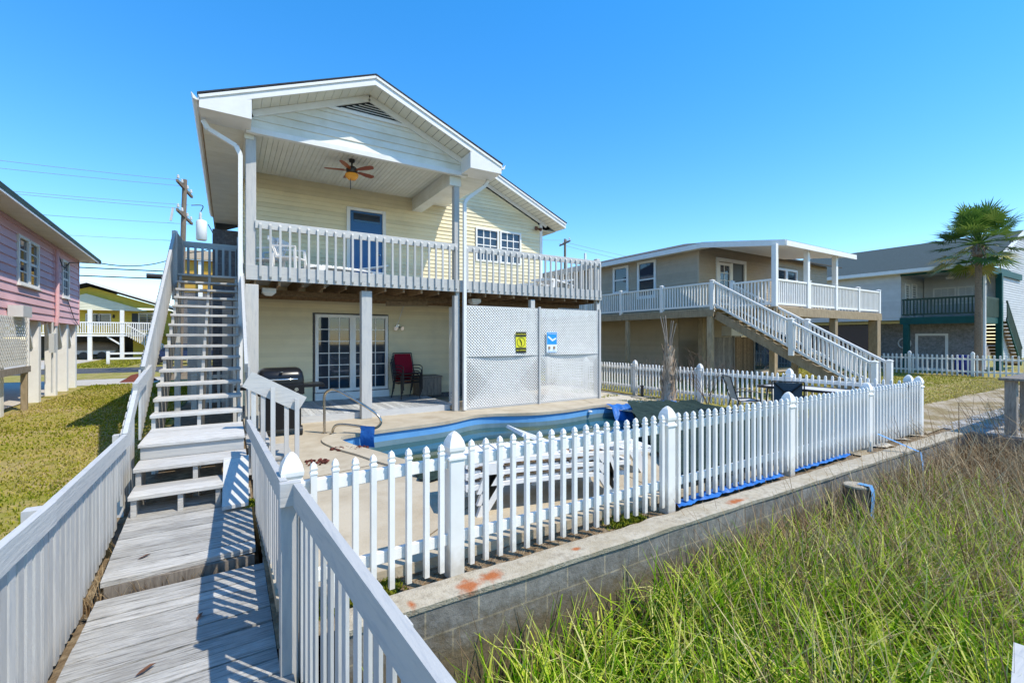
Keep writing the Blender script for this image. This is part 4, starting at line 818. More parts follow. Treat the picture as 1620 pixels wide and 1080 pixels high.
mb = MB(); mb.tube(spline([(1.54, 9.2, 0), (1.54, 9.2, .4), (1.54, 9.2, .70), (1.60, 9.14, .81), (1.72, 9.02, .83), (1.95, 8.79, .69), (2.2, 8.53, .5), (2.33, 8.4, .38), (2.37, 8.36, .25), (2.28, 8.44, .15), (2.1, 8.62, .165), (1.80, 8.9, .19), (1.68, 8.98, .15), (1.64, 9.02, 0)]), .024, 10); mb.build('tube', 'steel', t, True)
for p in ((1.54, 9.2), (1.64, 9.02)): mb = MB(); mb.loft((*p, 0), [(.05, 0), (.05, .012), (.028, .02)], 12); mb.build('flange', 'steel', t, True)
o = MB().sheet(lambda u, v: (2.06+u*.2+.01*math.sin(v*7), 8.62-u*.2-.05*math.sin(v*2)+.02*v, .195-(abs(v-.15)*.46)+.0), 5, 12).build('drape', 'tarp_blue', smooth=True); tag(o, 'bright blue towel sized cloth hung over the pool handrail', 'cloth')
for i, (x, y) in enumerate(((1.07, 7.08), (1.53, 7.74), (1.80, 7.62))):
    mb = MB(); q = random.Random(20+i)
    for k in range(46):
        a, rr_ = q.uniform(0, 6.28), .16*math.sqrt(q.random())*(1 if i == 0 else .85); s_ = q.uniform(.012, .026)
        bm = bmesh.new(); bmesh.ops.create_icosphere(bm, subdivisions=1, radius=s_); vs = [(x+rr_*math.cos(a)*1.15+v.co.x*q.uniform(.7, 1.4), y+rr_*math.sin(a)+v.co.y*q.uniform(.7, 1.4), .012+(.16-rr_)*.14*q.random()+v.co.z*.8) for v in bm.verts]; bm.verts.index_update(); fs = [tuple(v.index for v in f.verts) for f in bm.faces]; bm.free(); mb.add(vs, fs)
    o = mb.build('rock_pile', 'mulch'); tag(o, ['largest heap of red lava rock on the concrete, nearest the first fence post', 'small heap of red lava rock nearest the pool handrail post', 'small heap of red lava rock right at the pool corner edge'][i], 'rock pile', 'heaps of lava rock on the pool deck', 'stuff')
from mathutils import noise as mn
def nz(x, y, s_=1, k=0): return mn.noise(Vector((x*s_, y*s_, k)))
def quad(A_, B_, C_, D_, u, v): return (Vector(A_)*(1-u)+Vector(B_)*u)*(1-v)+(Vector(D_)*(1-u)+Vector(C_)*u)*v
def tf(u, v):
    p = quad((8.72, 8.38, 0), (10.7, 8.0, 0), (9.3, 3.46, 0), (4.5, 3.5, 0), u, v); p.x += .12*nz(u*5, v*5, 1, 3); p.y += .10*nz(u*5, v*5, 1, 5)*min(1, (1-v)*9)
    p.z = .075+.06*nz(p.x, p.y, 1.6)+.05*nz(p.x*2.5, p.y, 2.4, 2)+.03*abs(nz(p.x+p.y*1.5, p.y*.3, 3.3, 6))+.045*max(0, 1-u*7)*(.5+nz(p.x, p.y, 3, 8))+.10*max(0, 1-v*8)*(.6+nz(p.x, p.y, 2.2, 9)); return p
o = MB().sheet(tf, 70, 80).build('pool_cover', 'tarp_green', smooth=True); tag(o, 'dark green wrinkled mesh cover pulled over the right half of the pool', 'pool cover')
def strip(x0, x1, yc, w_, seed, z0=.02): return lambda u, v: (x0+(x1-x0)*u, yc+(v-.5)*w_*(1+.5*nz(u*9, seed))+.03*nz(u*14, seed+3), z0+.03*abs(nz(u*26, v*2+seed))+.035*math.sin(v*3.14)*(.6+nz(u*20, seed+7)))
for i, (a, b, yc, w_, lab) in enumerate(((4.15, 6.3, 3.27, .17, 'bright blue tarp edge bunched under the fence between its third and fourth posts'), (6.5, 8.3, 3.26, .11, 'thin blue tarp edge bunched under the fence past its fourth post'))):
    o = MB().sheet(strip(a, b, yc+.05, w_, i*3+1, -.035), 60, 6).build('tarp_edge', 'tarp_blue', smooth=True); tag(o, lab, 'tarp', 'blue tarp edges under the fence')
o = MB().sheet(lambda u, v: (8.42+.5*u+.05*math.sin(v*5), 8.86-.25*u-.42*v*(1-.2*u), .06-.38*v*v+.02*math.sin(u*14)), 16, 8).build('tarp_corner', 'tarp_blue', smooth=True); tag(o, 'vivid blue tarp corner hanging down into the far end of the pool', 'tarp')
o = MB().sheet(lambda u, v: (9.6+1.1*u, 8.25+.5*v+.15*u, .0+.05*abs(nz(u*6, v*5))+.03*math.sin(v*3.1)), 20, 10).build('tarp_scrap', 'tarp_blue', smooth=True); tag(o, 'blue tarp scrap lying on the sand beside the pool cover', 'tarp')
o = MB().sheet(lambda u, v: (2.05+.55*u+.06*nz(v*4, 1), 5.35+.42*v+.06*nz(u*4, 2), .035+.10*math.sin(u*3.14)*math.sin(v*3.14)*(1+nz(u*5, v*5, 1, 4))), 20, 16).build('folded_cover', 'tarp_green', smooth=True); tag(o, 'small heap of dark green mesh at the near pool edge by the loungers', 'tarp')
# sand area: bollard, dead palm, shrubs, table and chairs
t = thing('garden_light', 'short black bollard light on a flat stone in the sand', 'bollard', (11.05, 10.0, -.06)); mb = MB(); mb.loft((11.05, 10.0, -.03), [(.05, 0), (.045, .3), (.06, .31), (.06, .34), (.0, .37)], 10); mb.build('post', 'dkmetal', t, True)
mb = MB(); mb.bbox((10.75, 9.75, -.06), (11.4, 10.2, -.03), .01); mb.build('stone_base', 'cap_concrete', t)
t = thing('dead_palm', 'small dead palm with a shaggy brown trunk and bare upright stalks in the sand', 'palm', (10.75, 8.75, -.06)); q = random.Random(8)
px_, py_ = 10.75, 8.75
mb = MB(); mb.loft((px_, py_, -.06), [(.22, 0), (.20, .25), (.17, .6), (.15, 1.0), (.15, 1.3), (.11, 1.55), (.03, 1.7)], 12)
mb.build('trunk', 'dead_palm', t, True)
mb = MB()
for k in range(110):
    a = q.uniform(0, 6.28); z = q.uniform(.05, 1.45); rr_ = .2-.06*z; c = Vector((px_+rr_*math.cos(a), py_+rr_*math.sin(a), z-.06)); o_ = Vector((math.cos(a), math.sin(a), 0)); sd_ = Vector((-o_.y, o_.x, 0))*q.uniform(.02, .05); ln = q.uniform(.14, .34)
    tip = c+o_*q.uniform(.03, .10)+Vector((0, 0, ln))+sd_*q.uniform(-1, 1); mb.add([c-sd_, c+sd_, tip+sd_*.5, tip-sd_*.3], [(0, 1, 2, 3)])
mb.build('dead_leaf_bases', 'dead_palm', t)
for k in range(6):
    a = k*1.05; l_ = q.uniform(.85, 1.15); mb = MB(); b_ = Vector((px_+.05*math.cos(a), py_+.05*math.sin(a), 1.35)); mb.tube([b_, b_+Vector((.06*math.cos(a), .06*math.sin(a), l_*.5)), b_+Vector((.17*math.cos(a), .17*math.sin(a), l_))], [.02, .016, .012], 5); mb.build('stalk', 'old_wood', t)
for k in range(3): a = 5.6+k*.5; mb = MB(); b_ = Vector((px_, py_, 1.3)); mb.tube([b_, b_+Vector((.18*math.cos(a), .18*math.sin(a), -.1)), b_+Vector((.34*math.cos(a), .34*math.sin(a), -.75))], .014, 5); mb.build('stalk', 'old_wood', t)
def shrub(lab, c, h, n, seed, name='bare_shrub', grp='bare shrubs along the side fence'):
    q = random.Random(seed); t = thing(name, lab, 'shrub', c, grp); mb = MB()
    def br(p, d, l_, r_, lev):
        e = p+d*l_+Vector((q.uniform(-.1, .1), q.uniform(-.1, .1), q.uniform(0, .05)))*l_; m_ = (p+e)/2+Vector((q.uniform(-.06, .06), q.uniform(-.06, .06), 0))*l_
        mb.tube([p, m_, e], [r_, r_*.8, r_*.55], 4, cap=False)
        if lev > 0:
            for k in range(q.choice((2, 3))): br(e if k else m_, (d+Vector((q.uniform(-.9, .9), q.uniform(-.9, .9), q.uniform(-.2, .5)))).normalized(), l_*q.uniform(.55, .8), r_*.55, lev-1)
    for k in range(n): a = q.uniform(0, 6.28); br(Vector(c), Vector((math.cos(a)*.5, math.sin(a)*.5, 1)).normalized(), h*.42, .011, 3)
    mb.build('branches', 'twig', t); return t
for i, (c, h, n, lab) in enumerate((((11.9, 10.4, -.06), 1.5, 5, 'bare twiggy shrub behind the fence just left of the dead palm'), ((11.15, 7.75, -.06), 1.5, 6, 'bare twiggy shrub in front of the fence right of the dead palm'), ((12.4, 9.0, -.06), 1.75, 6, 'tallest bare shrub behind the fence right of the dead palm'), ((12.2, 7.5, -.06), 1.4, 5, 'bare twiggy shrub behind the fence before the brown gate'))): shrub(lab, c, h, n, 30+i)
t = thing('patio_table', 'long white topped patio table with dark frame inside the fence corner', 'table', (10.86, 4.98, -.06)); TA = R(90)
mb = MB((10.86, 4.98, 0), TA); mb.bbox((-.95, -.4, .68), (.95, .4, .70), .005); mb.build('table_top', 'gray_sling', t)
mb = MB((10.86, 4.98, 0), TA)
for a, b in (((-.97, -.42), (.97, -.42)), ((-.97, .42), (.97, .42)), ((-.97, -.42), (-.97, .42)), ((.97, -.42), (.97, .42))): mb.beam((*a, .69), (*b, .69), .05, .05)
mb.build('table_rim', 'dkmetal', t)
for sx in (-1, 1):
    for s2 in (-1, 1): mb = MB((10.86, 4.98, 0), TA); mb.tube([(sx*.8, s2*.33, .67), (sx*.86, s2*.37, -.06)], .02, 6); mb.build('leg', 'dkmetal', t)
c1 = sling_chair('light gray sling patio chair at the far end of the patio table', 'gray_sling', 'dkmetal', grp='patio chairs around the table'); c1.location = (10.2, 6.15, -.06); c1.rotation_euler = (0, 0, R(50))
c2 = sling_chair('slate blue patio chair whose back shows a round crossed brace', 'blue_sling', 'dkmetal', grp='patio chairs around the table', pattern=True); c2.location = (9.95, 5.05, -.06); c2.rotation_euler = (0, 0, R(118))
dup(c2, (10.9, 3.72, -.06), R(190), 'dark patio chair by the fence corner, only its top bar showing over the pickets')
# piling, strap, marsh debris
t = thing('piling_stump', 'old wooden piling stump with pale top in the marsh by the seawall', 'piling', (7.0, 2.68, -1.2)); mb = MB(); mb.loft((7.0, 2.68, -1.2), [(.165, 0), (.16, .5), (.155, 1.04), (.145, 1.06)], 14); mb.build('trunk', 'piling_wood', t, True); mb = MB(); mb.loft((7.0, 2.68, -.14), [(.15, 0), (.148, .02), (.10, .035)], 14); mb.build('top', 'cap_concrete', t, True)
o = MB().sheet(lambda u, v: (6.95+.1*u, 2.68-.155*math.sin(min(1, v*2.2)*1.57)-.02+.006*math.sin(v*9), -.095-max(0, v-.3)*.6), 3, 10).build('blue_strap', 'strap', smooth=True); tag(o, 'faded blue strap lying over the top of the piling stump', 'strap')
mb = MB(); mb.sheet(lambda u, v: (9.1+.30*v+.06*u, 3.2-.44*v, .22-.24*v), 2, 6); mb.sheet(lambda u, v: (9.40+.07*u-.12*v, 2.755-.05*math.sin(v*3)-.02, -.02-.75*v), 2, 8)
o = mb.build('blue_strap', 'strap', smooth=True); tag(o, 'faded blue strap running from the fence over the seawall edge into the reeds', 'strap')
o = MB((3.6, 1.9, -.85), .4).bbox((-.18, -.1, 0), (.18, .1, .06), .02).build('driftwood', 'cap_concrete'); tag(o, 'pale chunk of debris lying in the green marsh grass', 'debris')

# ------------------------------------------------------------------ dock at the right
t = thing('dock', 'weathered wooden canal dock with tall posts and a top beam at the right edge', 'dock', (13, 2, -.1)); q = random.Random(4)
mb = MB(); x = 12.6
while x < 22: mb.box((x, .2, -.09), (x+.14, 3.4, -.05+q.uniform(-.008, .008))); x += .15
mb.build('deck_boards', 'plank', t)
mb = MB(); mb.box((12.5, .2, -.32), (12.55, 3.2, -.09)); mb.build('rim_board', 'old_wood', t)
for x, y, z in ((12.75, 2.35, 1.0), (13.6, 2.3, 1.0), (14.9, 2.75, .95), (17.5, 2.75, .95)): mb = MB(); mb.bbox((x-.08, y-.08, -1.3), (x+.08, y+.08, z), .01); mb.build('post', 'old_wood', t)
mb = MB(); mb.bbox((12.6, 2.1, .99), (19, 2.5, 1.04), .008); mb.build('top_beam', 'old_wood', t)
t = thing('pier_rail', 'blue gray board rail corner in the reeds at the lower right', 'railing', (3.4, .7, -.3)); mb = MB(); mb.beam((3.05, .50, -.22), (4.4, .72, -.22), .16, .045); mb.build('cap_board', 'gray_paint_x', t); mb = MB(); mb.box((3.2, .5, -1.2), (3.3, .6, -.25)); mb.build('post', 'gray_paint', t)

# ------------------------------------------------------------------ pink neighbour house on piles
PH = thing('pink_house', 'pink clapboard house raised on white piles at the left edge', 'house', (-6, 18, 0))
PO, PA = (-4.45, 14, 0), R(92.6)           # local x runs back along the wall, -y faces the lawn
mb = MB(PO, PA); siding(mb, -7, 9.55, 2.31, 4.86, lap=.205, holes=[(2.35, 4.25, 3.2, 4.45), (6.9, 7.95, 3.2, 4.45)], out=.03); mb.build('wall', 'pink', PH)
mb = MB(PO, PA); mb.box((-7, .02, 2.3), (9.55, 7.5, 4.86)); mb.build('inner_wall', 'pink', PH)
mb = MB(PO, PA); mb.box((9.5, -.035, 2.31), (9.56, .02, 4.8)); mb.build('corner_trim', 'pink', PH)
window(PH, PO, PA, 2.48, 3.22, 3.26, 4.38, 1, 4, trim=.075, split=True); window(PH, PO, PA, 3.40, 4.14, 3.26, 4.38, 1, 4, trim=.075, split=True); window(PH, PO, PA, 7.02, 7.8, 3.26, 4.38, 2, 4, trim=.08, split=True)
mb = MB(PO, PA); mb.prism([(-7.5, -.52, 4.80), (-7.5, 3.9, 6.5), (-7.5, 3.9, 6.56), (-7.5, -.55, 4.88)], (17.75, 0, 0)); mb.build('roof', 'shingle_gray', PH)
mb = MB(PO, PA); mb.box((-7.5, -.56, 4.74), (10.2, -.53, 4.79)); mb.build('drip_edge', 'white_trim', PH)
mb = MB(PO, PA); mb.box((-7.5, -.57, 4.792), (10.25, -.525, 4.91)); mb.build('eave_fascia', 'green_rail', PH)
mb = MB(PO, PA)
for k in range(118): x = -7.45+k*.15; mb.box((x, -.525, 4.765), (x+.142, .02, 4.775))
mb.build('eave_soffit', 'soffit', PH)
mb = MB(PO, PA); mb.tube([(5.95, -.09, 4.62), (5.95, -.09, 2.55), (6.0, -.05, 2.2)], .05, 8); mb.build('drain_pipe', 'pink', PH, True)
for k, x in enumerate((9.35, 8.0, 6.5, 4.6, 1.5, -2)):
    mb = MB(PO, PA); mb.bbox((x-.13, .03, -.1), (x+.13, .29, 2.30), .01); mb.build('pile', 'white_trim', PH)
    for s_ in (-1, 1): mb = MB(PO, PA); mb.beam((x+s_*.13, .16, 1.55), (x+s_*.62, .16, 2.29), .05, .12); mb.build('knee_brace', 'white_trim', PH)
    mb = MB(PO, PA); mb.bbox((x-.13, 3.6, -.1), (x+.13, 3.86, 2.30), .01); mb.build('pile', 'white_trim', PH)
    mb = MB(PO, PA); mb.bbox((x-.13, 7.0, -.1), (x+.13, 7.26, 2.30), .01); mb.build('pile', 'white_trim', PH)
mb = MB(PO, PA); mb.box((5.5, -.10, 1.35), (5.8, .02, 1.95)); mb.build('meter_box', 'gray_siding', PH)
mb = MB(PO, PA); mb.tube([(5.65, -.03, 1.95), (5.65, -.03, 2.3)], .03, 6); mb.tube([(5.65, -.03, 1.35), (5.6, -.03, .1)], .025, 6); mb.build('conduit', 'gray_siding', PH)
mb = MB(PO, PA); mb.tube([(6.25, -.05, 4.55), (6.6, -.08, 4.2), (6.9, -.1, 4.15), (7.4, -.12, 4.4), (9.5, -.3, 4.72)], .016, 5); mb.build('service_cable', 'wire', PH)
mb = MB(PO, PA); mb.tube([(7.5, -.05, 3.15), (8.5, -.06, 2.5), (9.6, -.05, 2.2)], .012, 5); mb.build('service_cable', 'wire', PH)
mb = MB(PO, PA); mb.box((1.6, -.3, 2.32), (2.3, -.035, 2.6)); f = mb.build('window_vent', 'gray_siding', PH)
t = thing('lattice_screen', 'white lattice screen on a brown wooden post in front of the pink house', 'screen', (-4.35, 16, 1.1))
mb = MB((-4.30, 13.4, 0), PA); lattice(mb, -2, 3.35, 1.12, 2.33, pitch=.15, w_=.06); mb.build('lattice_panel', 'lattice', t)
mb = MB((-4.30, 13.4, 0), PA); mb.box((3.35, -.02, 1.06), (3.43, .03, 2.38)); mb.build('frame', 'white_trim', t)
mb = MB((-4.30, 13.4, 0), PA); mb.box((-2, -.03, .92), (3.5, .04, 1.08)); mb.build('beam', 'old_wood', t)
mb = MB((-4.30, 13.4, 0), PA); mb.bbox((3.2, -.02, -.1), (3.32, .10, .92), .008); mb.build('post', 'tan_wood', t)

# ------------------------------------------------------------------ yellow house across the road
YH = thing('yellow_house', 'yellow and cream raised house with white porch rails across the road', 'house', (-9, 53, 0))
YY = 53.2
mb = MB((0, YY, 0)); siding(mb, -17, -4.6, 2.1, 4.35, lap=.16, holes=[(-10.6, -8.9, 3.0, 3.95)]); mb.build('wall', 'yellow_wall', YH)
mb = MB(); mb.box((-17, YY+.02, 2.0), (-4.6, 63, 4.4)); mb.build('inner_wall', 'yellow_wall', YH)
mb = MB((0, 52, 0)); siding(mb, -15.0, -5.4, 4.22, 5.6, lap=.13, xr=lambda z: (-10.3-(5.6-z)/.335, -10.3+(5.6-z)/.335)); mb.build('porch_gable', 'cream_wall', YH)
mb = MB((0, 52.3, 0)); mb.prism([(-15.5, 0, 4.5), (-10.1, 0, 6.2), (-4.8, 0, 4.5)], (0, .05, 0)); mb.build('upper_gable', 'yellow_wall', YH)
for sg in (-1, 1):
    mb = MB(); mb.prism([(-10.1, 51.2, 6.55), (-10.1, 64, 6.55), (-10.1+sg*5.9, 64, 4.57), (-10.1+sg*5.9, 51.2, 4.57)], (0, 0, .08)); mb.build('roof', 'shingle_gray', YH)
    mb = MB(); mb.prism([(-10.1, 51.15, 6.62), (-10.1+sg*5.9, 51.15, 4.64), (-10.1+sg*5.9, 51.15, 4.47), (-10.1, 51.15, 6.45)], (0, .04, 0)); mb.build('rake_fascia', 'white_trim', YH)
window(YH, (0, YY, 0), 0, -10.5, -9.75, 3.0, 3.9, 1, 1, gl='blind', sill=False); window(YH, (0, YY, 0), 0, -9.65, -8.95, 3.0, 3.9, 1, 1, gl='blind', sill=False)
window(YH, (0, YY-.02, 0), 0, -6.9, -5.3, 2.6, 4.05, 3, 1, gl='blind', sill=False)
MB((0, YY, 0)).box((-7.45, -.03, 2.1), (-7.0, .0, 4.05)).build('door', 'dkmetal', YH)
MB().loft((-8.7, YY-.08, 3.6), [(.05, 0), (.09, .1), (.05, .28), (.0, .32)], 8).build('wall_lantern', 'dkmetal', YH)
mb = MB(); mb.box((-17, 51.6, 1.97), (-5.3, YY, 2.12)); mb.build('porch_floor', 'white_trim', YH)
mb = MB(); mb.box((-17, 51.58, 3.1), (-5.4, 51.64, 3.2)); mb.box((-17, 51.58, 2.2), (-5.4, 51.64, 2.27))
for k in range(78): x = -16.9+k*.15; mb.box((x, 51.585, 2.27), (x+.06, 51.635, 3.1))
mb.build('porch_rail', 'white_trim', YH)
for x in (-7.9, -10.0, -13.2): mb = MB(); mb.bbox((x-.14, 51.62, -.05), (x+.14, 51.9, 4.25), .01); mb.build('post', 'white_trim', YH)
mb = MB(); mb.beam((-8, 51.75, 1.25), (-8.9, 51.75, 1.95), .1, .12); mb.build('knee_brace', 'white_trim', YH)
mb = MB(); mb.prism([(-7.6, 51.6, 2.1), (-7.3, 51.6, 2.1), (-5.0, 51.6, .5), (-5.0, 51.6, .2)], (0, .06, 0)); mb.build('stair_stringer', 'yellow_wall', YH)
mb = MB()
for k in range(18): x = -7.6+k*.15; z = 2.1-k*.105; mb.box((x, 51.5, z-.1), (x+.07, 51.56, z+.85))
mb.beam((-7.6, 51.53, 3.0), (-5.0, 51.53, 1.2), .06, .1); mb.build('stair_rail', 'white_trim', YH)
mb = MB(); mb.box((-7.4, 53.5, 0), (-4.8, 53.6, 2.0)); mb.build('lower_wall', 'yellow_wall', YH)
mb = MB(); mb.box((-15, 58, 0), (-7.6, 58.1, 2.0)); mb.build('carport_wall', 'dkmetal', YH)
t = thing('covered_boat', 'boat under a gray brown cover parked beneath the yellow house', 'boat', (-10.2, 54, 0))
mb = MB(); mb.sheet(lambda u, v: (-12.2+3.7*u, 53.6+1.6*v, .75+.75*math.sin(math.pi*min(1, v))**.6*(.55+.45*math.sin(math.pi*u)**.5)), 16, 10); mb.build('cover', 'old_wood', t, True)
mb = MB(); mb.prism([(-12.1, 53.7, .75), (-8.6, 53.7, .75), (-8.9, 53.7, .4), (-11.8, 53.7, .4)], (0, 1.4, 0)); mb.build('hull', 'gray_siding', t)
for x in (-10.8, -9.6): mb = MB(); mb.tube([(x, 53.6, .3), (x, 53.8, .3)], .3, 14); mb.build('trailer_wheel', 'dkmetal', t, True)
t = thing('rail_fence', 'low white two rail fence along the yellow house lawn', 'fence', (-7.2, 42.2, 0))
for x in (-7.2, -4.9, -2.6): mb = MB(); mb.bbox((x-.09, 42.1, -.1), (x+.09, 42.28, .88), .01); mb.build('post', 'vinyl_white', t)
for z in (.30, .66): mb = MB(); mb.box((-7.1, 42.15, z), (-2.6, 42.21, z+.13)); mb.build('rail', 'vinyl_white', t)
# parked car, only its dark blue side shows by the staircase
t = thing('parked_car', 'dark blue parked car half hidden behind the staircase rail', 'car', (-2.85, 40.4, 0)); cx, cy = -2.85, 40.4
side = [(-2.2, .35), (-2.15, .75), (-1.3, .9), (-.75, 1.38), (.7, 1.42), (1.45, .98), (2.15, .88), (2.2, .4)]
mb = MB(); mb.prism([(cx+a, cy-.85, b) for a, b in side], (0, 1.7, 0)); mb.build('body', simple('dark_blue_car_paint', (.01, .03, .10), .2, coat=1), t)
mb = MB(); mb.prism([(cx-1.15, cy-.86, .93), (cx-.72, cy-.86, 1.31), (cx+.65, cy-.86, 1.34), (cx+1.25, cy-.86, .97)], (0, .012, 0)); mb.build('window', 'glass', t)
for x in (-1.4, 1.4):
    for y in (-.88, .68): mb = MB(); mb.tube([(cx+x, cy+y, .33), (cx+x, cy+y+.2, .33)], .33, 18); mb.build('wheel', 'dkmetal', t, True)
OH = thing('orange_house', 'orange walled house with a brown roof seen through the stair top rail', 'house', (-1.5, 47, 0))
mb = MB((0, 46, 0)); siding(mb, -3.6, 6, 5.6, 8.3, lap=.2); mb.build('wall', 'orange_wall', OH); mb = MB(); mb.box((-3.6, 46.02, 0), (6, 56, 8.3)); mb.build('block_storey', 'house_block', OH)
mb = MB(); mb.prism([(-4, 45.5, 8.25), (6.5, 45.5, 8.25), (5.5, 51, 9.8), (-3, 51, 9.8)], (0, 0, .1)); mb.build('roof', 'tan_wood', OH)
mb = MB(); mb.bbox((-2.15, 45.7, 0), (-1.85, 45.98, 8.2), .01); mb.build('corner_board', 'white_trim', OH)

# ------------------------------------------------------------------ tan neighbour house with the long white stairs
TH = thing('tan_house', 'tan raised house with white deck rails and a long white staircase', 'house', (20, 13, 0))
TX, TY, TZ = 16.2, 11.7, 2.9
O1, A1 = (TX, 0, 0), R(-90)
def holes_(l): return [(-b, -a, c, d) for a, b, c, d in l]
mb = MB(O1, A1); siding(mb, -26, -TY, TZ, 5.42, lap=.12, holes=holes_([(15.42, 16.55, 3.9, 5.3), (13.8, 14.98, 3.6, 5.35)])); mb.build('side_wall', 'tan_siding', TH)
window(TH, O1, A1, -16.40, -15.60, 4.08, 5.18, 1, 2, trim=.11, split=True); window(TH, O1, A1, -14.82, -13.95, 3.75, 5.22, 1, 2, trim=.11, split=True)
mb = MB((0, TY, 0)); siding(mb, TX, 27, TZ, 5.6, lap=.12, holes=[(17.35, 19.5, 2.9, 5.2), (21.9, 23.9, 3.9, 5.2)]); mb.build('front_wall', 'tan_siding', TH)
mb = MB(); mb.box((TX+.02, TY+.02, TZ), (27, 26, 5.45)); mb.build('inner_wall', 'tan_siding', TH)
mb = MB(); mb.box((TX-.05, TY-.05, TZ), (TX+.02, TY+.03, 5.4)); mb.build('corner_trim', 'tan_siding', TH)
dr = MB((0, TY, 0)); dr.box((17.35, -.06, TZ), (17.50, .02, 5.2)); dr.box((19.35, -.06, TZ), (19.5, .02, 5.2)); dr.box((17.5, -.06, 5.05), (19.35, .02, 5.2)); dr.box((18.38, -.05, TZ), (18.5, .02, 5.05)); dr.build('door_frame', 'white_trim', TH)
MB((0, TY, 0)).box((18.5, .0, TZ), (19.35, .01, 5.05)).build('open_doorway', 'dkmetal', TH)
window(TH, (0, TY, 0), 0, 17.6, 18.28, 3.3, 4.9, 2, 5, trim=.1, sill=False, name='door_panel', gl='blind')
window(TH, (0, TY, 0), 0, 22.0, 22.8, 4.0, 5.05, 1, 2, trim=.1, gl='blind'); window(TH, (0, TY, 0), 0, 23.0, 23.8, 4.0, 5.05, 1, 2, trim=.1, gl='blind')
mb = MB(); mb.prism([(TX-.5, TY-.5, 5.48), (TX-.5, 26.4, 5.48), (TX+5.2, 21, 6.95), (TX+5.2, TY+4.6, 6.95)], (0, 0, .06)); mb.build('roof', 'shingle_tan', TH)
mb = MB(); mb.prism([(TX-.5, TY-.5, 5.48), (TX+5.2, TY+4.6, 6.95), (27.5-5.4, TY+4.6, 6.95), (27.5, TY-.5, 5.48)], (0, 0, .06)); mb.build('roof', 'shingle_tan', TH)
mb = MB(); mb.box((TX-.53, TY-.5, 5.33), (TX-.5, 26.4, 5.52)); mb.build('eave_fascia', 'white_trim', TH)
mb = MB(); mb.box((TX-.5, TY-.5, 5.38), (TX, 26.4, 5.40)); mb.build('eave_soffit', 'soffit', TH)
PRX0, PRX1 = 16.2, 21.5
mb = MB(); mb.prism([(TX-.5, TY-.48, 5.47), (PRX0, 8.3, 5.10), (PRX1, 8.3, 5.10), (PRX1+.3, TY-.48, 5.47)], (0, 0, .09)); mb.build('porch_roof', 'shingle_gray', TH)
mb = MB(); mb.prism([(TX-.49, TY-.48, 5.44), (PRX0+.01, 8.31, 5.07), (PRX1-.01, 8.31, 5.07), (PRX1+.29, TY-.48, 5.44)], (0, 0, .025)); mb.build('porch_ceiling', 'white_trim', TH)
mb = MB(); mb.box((PRX0, 8.25, 4.98), (PRX1+.05, 8.29, 5.16)); mb.build('porch_fascia', 'white_trim', TH)
mb = MB(); mb.beam((TX-.52, TY-.48, 5.44), (PRX0-.02, 8.28, 5.08), .04, .2); mb.build('porch_fascia', 'white_trim', TH)
for x in (15.98, 18.15, 20.35): mb = MB(); mb.bbox((x-.08, 8.45, TZ), (x+.08, 8.61, 5.06), .008); mb.build('porch_post', 'vinyl_white', TH)
# deck
mb = MB(); mb.box((15.0, 10.2, TZ-.05), (TX-.02, 26, TZ)); mb.build('side_deck', 'tan_wood', TH)
mb = MB(); mb.box((15.9, 8.45, TZ-.052), (24.5, TY-.02, TZ-.002)); mb.build('front_deck', 'tan_wood', TH)
mb = MB(); mb.box((14.98, 10.2, TZ-.30), (15.03, 26, TZ-.055)); mb.build('deck_beam', 'tan_wood', TH)
mb = MB(); mb.box((15.9, 8.43, TZ-.32), (24.5, 8.48, TZ-.055)); mb.build('deck_beam', 'tan_wood', TH)
for yy in np.arange(10.6, 24, .6): mb = MB(); mb.box((15.05, yy, TZ-.22), (16.15, yy+.05, TZ-.055)); mb.build('joist', 'tan_wood', TH)
def vrail(par, p, q_, h=.93, post0=True, post1=True, posts=(), bal=.125, zlift=.06, nm='deck_rail'):
    p, q_ = Vector(p), Vector(q_); d = q_-p; hl = math.hypot(d.x, d.y); up = Vector((0, 0, 1)); mb = MB()
    mb.beam(p+up*h, q_+up*h, .09, .06); mb.beam(p+up*(zlift+.04), q_+up*(zlift+.04), .05, .07)
    n = int(hl/bal)
    for k in range(1, n): c = p+d*k/n; mb.box((c.x-.02, c.y-.02, c.z+zlift+.03), (c.x+.02, c.y+.02, c.z+h))
    mb.build(nm, 'vinyl_white', par)
    ps = ([0] if post0 else [])+list(posts)+([1] if post1 else [])
    for s_ in ps:
        c = p+d*s_; m2 = MB(); m2.bbox((c.x-.065, c.y-.065, c.z-.12), (c.x+.065, c.y+.065, c.z+h+.07), .006); m2.loft((c.x, c.y, c.z+h+.072), [(.078, 0), (.078, .02), (.0, .06)], 4); m2.build('rail_post', 'vinyl_white', par)
vrail(TH, (15.05, 10.28, TZ), (15.05, 25, TZ), posts=(.155, .31, .47, .63, .8))
vrail(TH, (16.1, 8.52, TZ), (24.4, 8.52, TZ), posts=(.26, .51, .755), post0=False)
vrail(TH, (24.4, 8.52, TZ), (24.4, 11.6, TZ), post0=False, post1=False)
vrail(TH, (15.98, 8.6, TZ), (15.98, 10.1, TZ), post0=False)
for x, y, s_ in ((15.1, 10.4, .09), (15.1, 14.5, .08), (15.1, 18.5, .08), (15.1, 22.5, .08), (24.2, 8.6, .17), (20.4, 8.6, .11), (16.2, 8.7, .10), (16.3, 11.6, .10)): mb = MB(); mb.bbox((x-s_, y-s_, -.1), (x+s_, y+s_, TZ-.30), .01); mb.build('pile', 'tan_wood', TH)
mb = MB((16.9, 0, 0), A1); siding(mb, -26, -13.2, .0, TZ-.2, lap=.13); mb.build('lower_side_wall', 'tan_siding', TH)
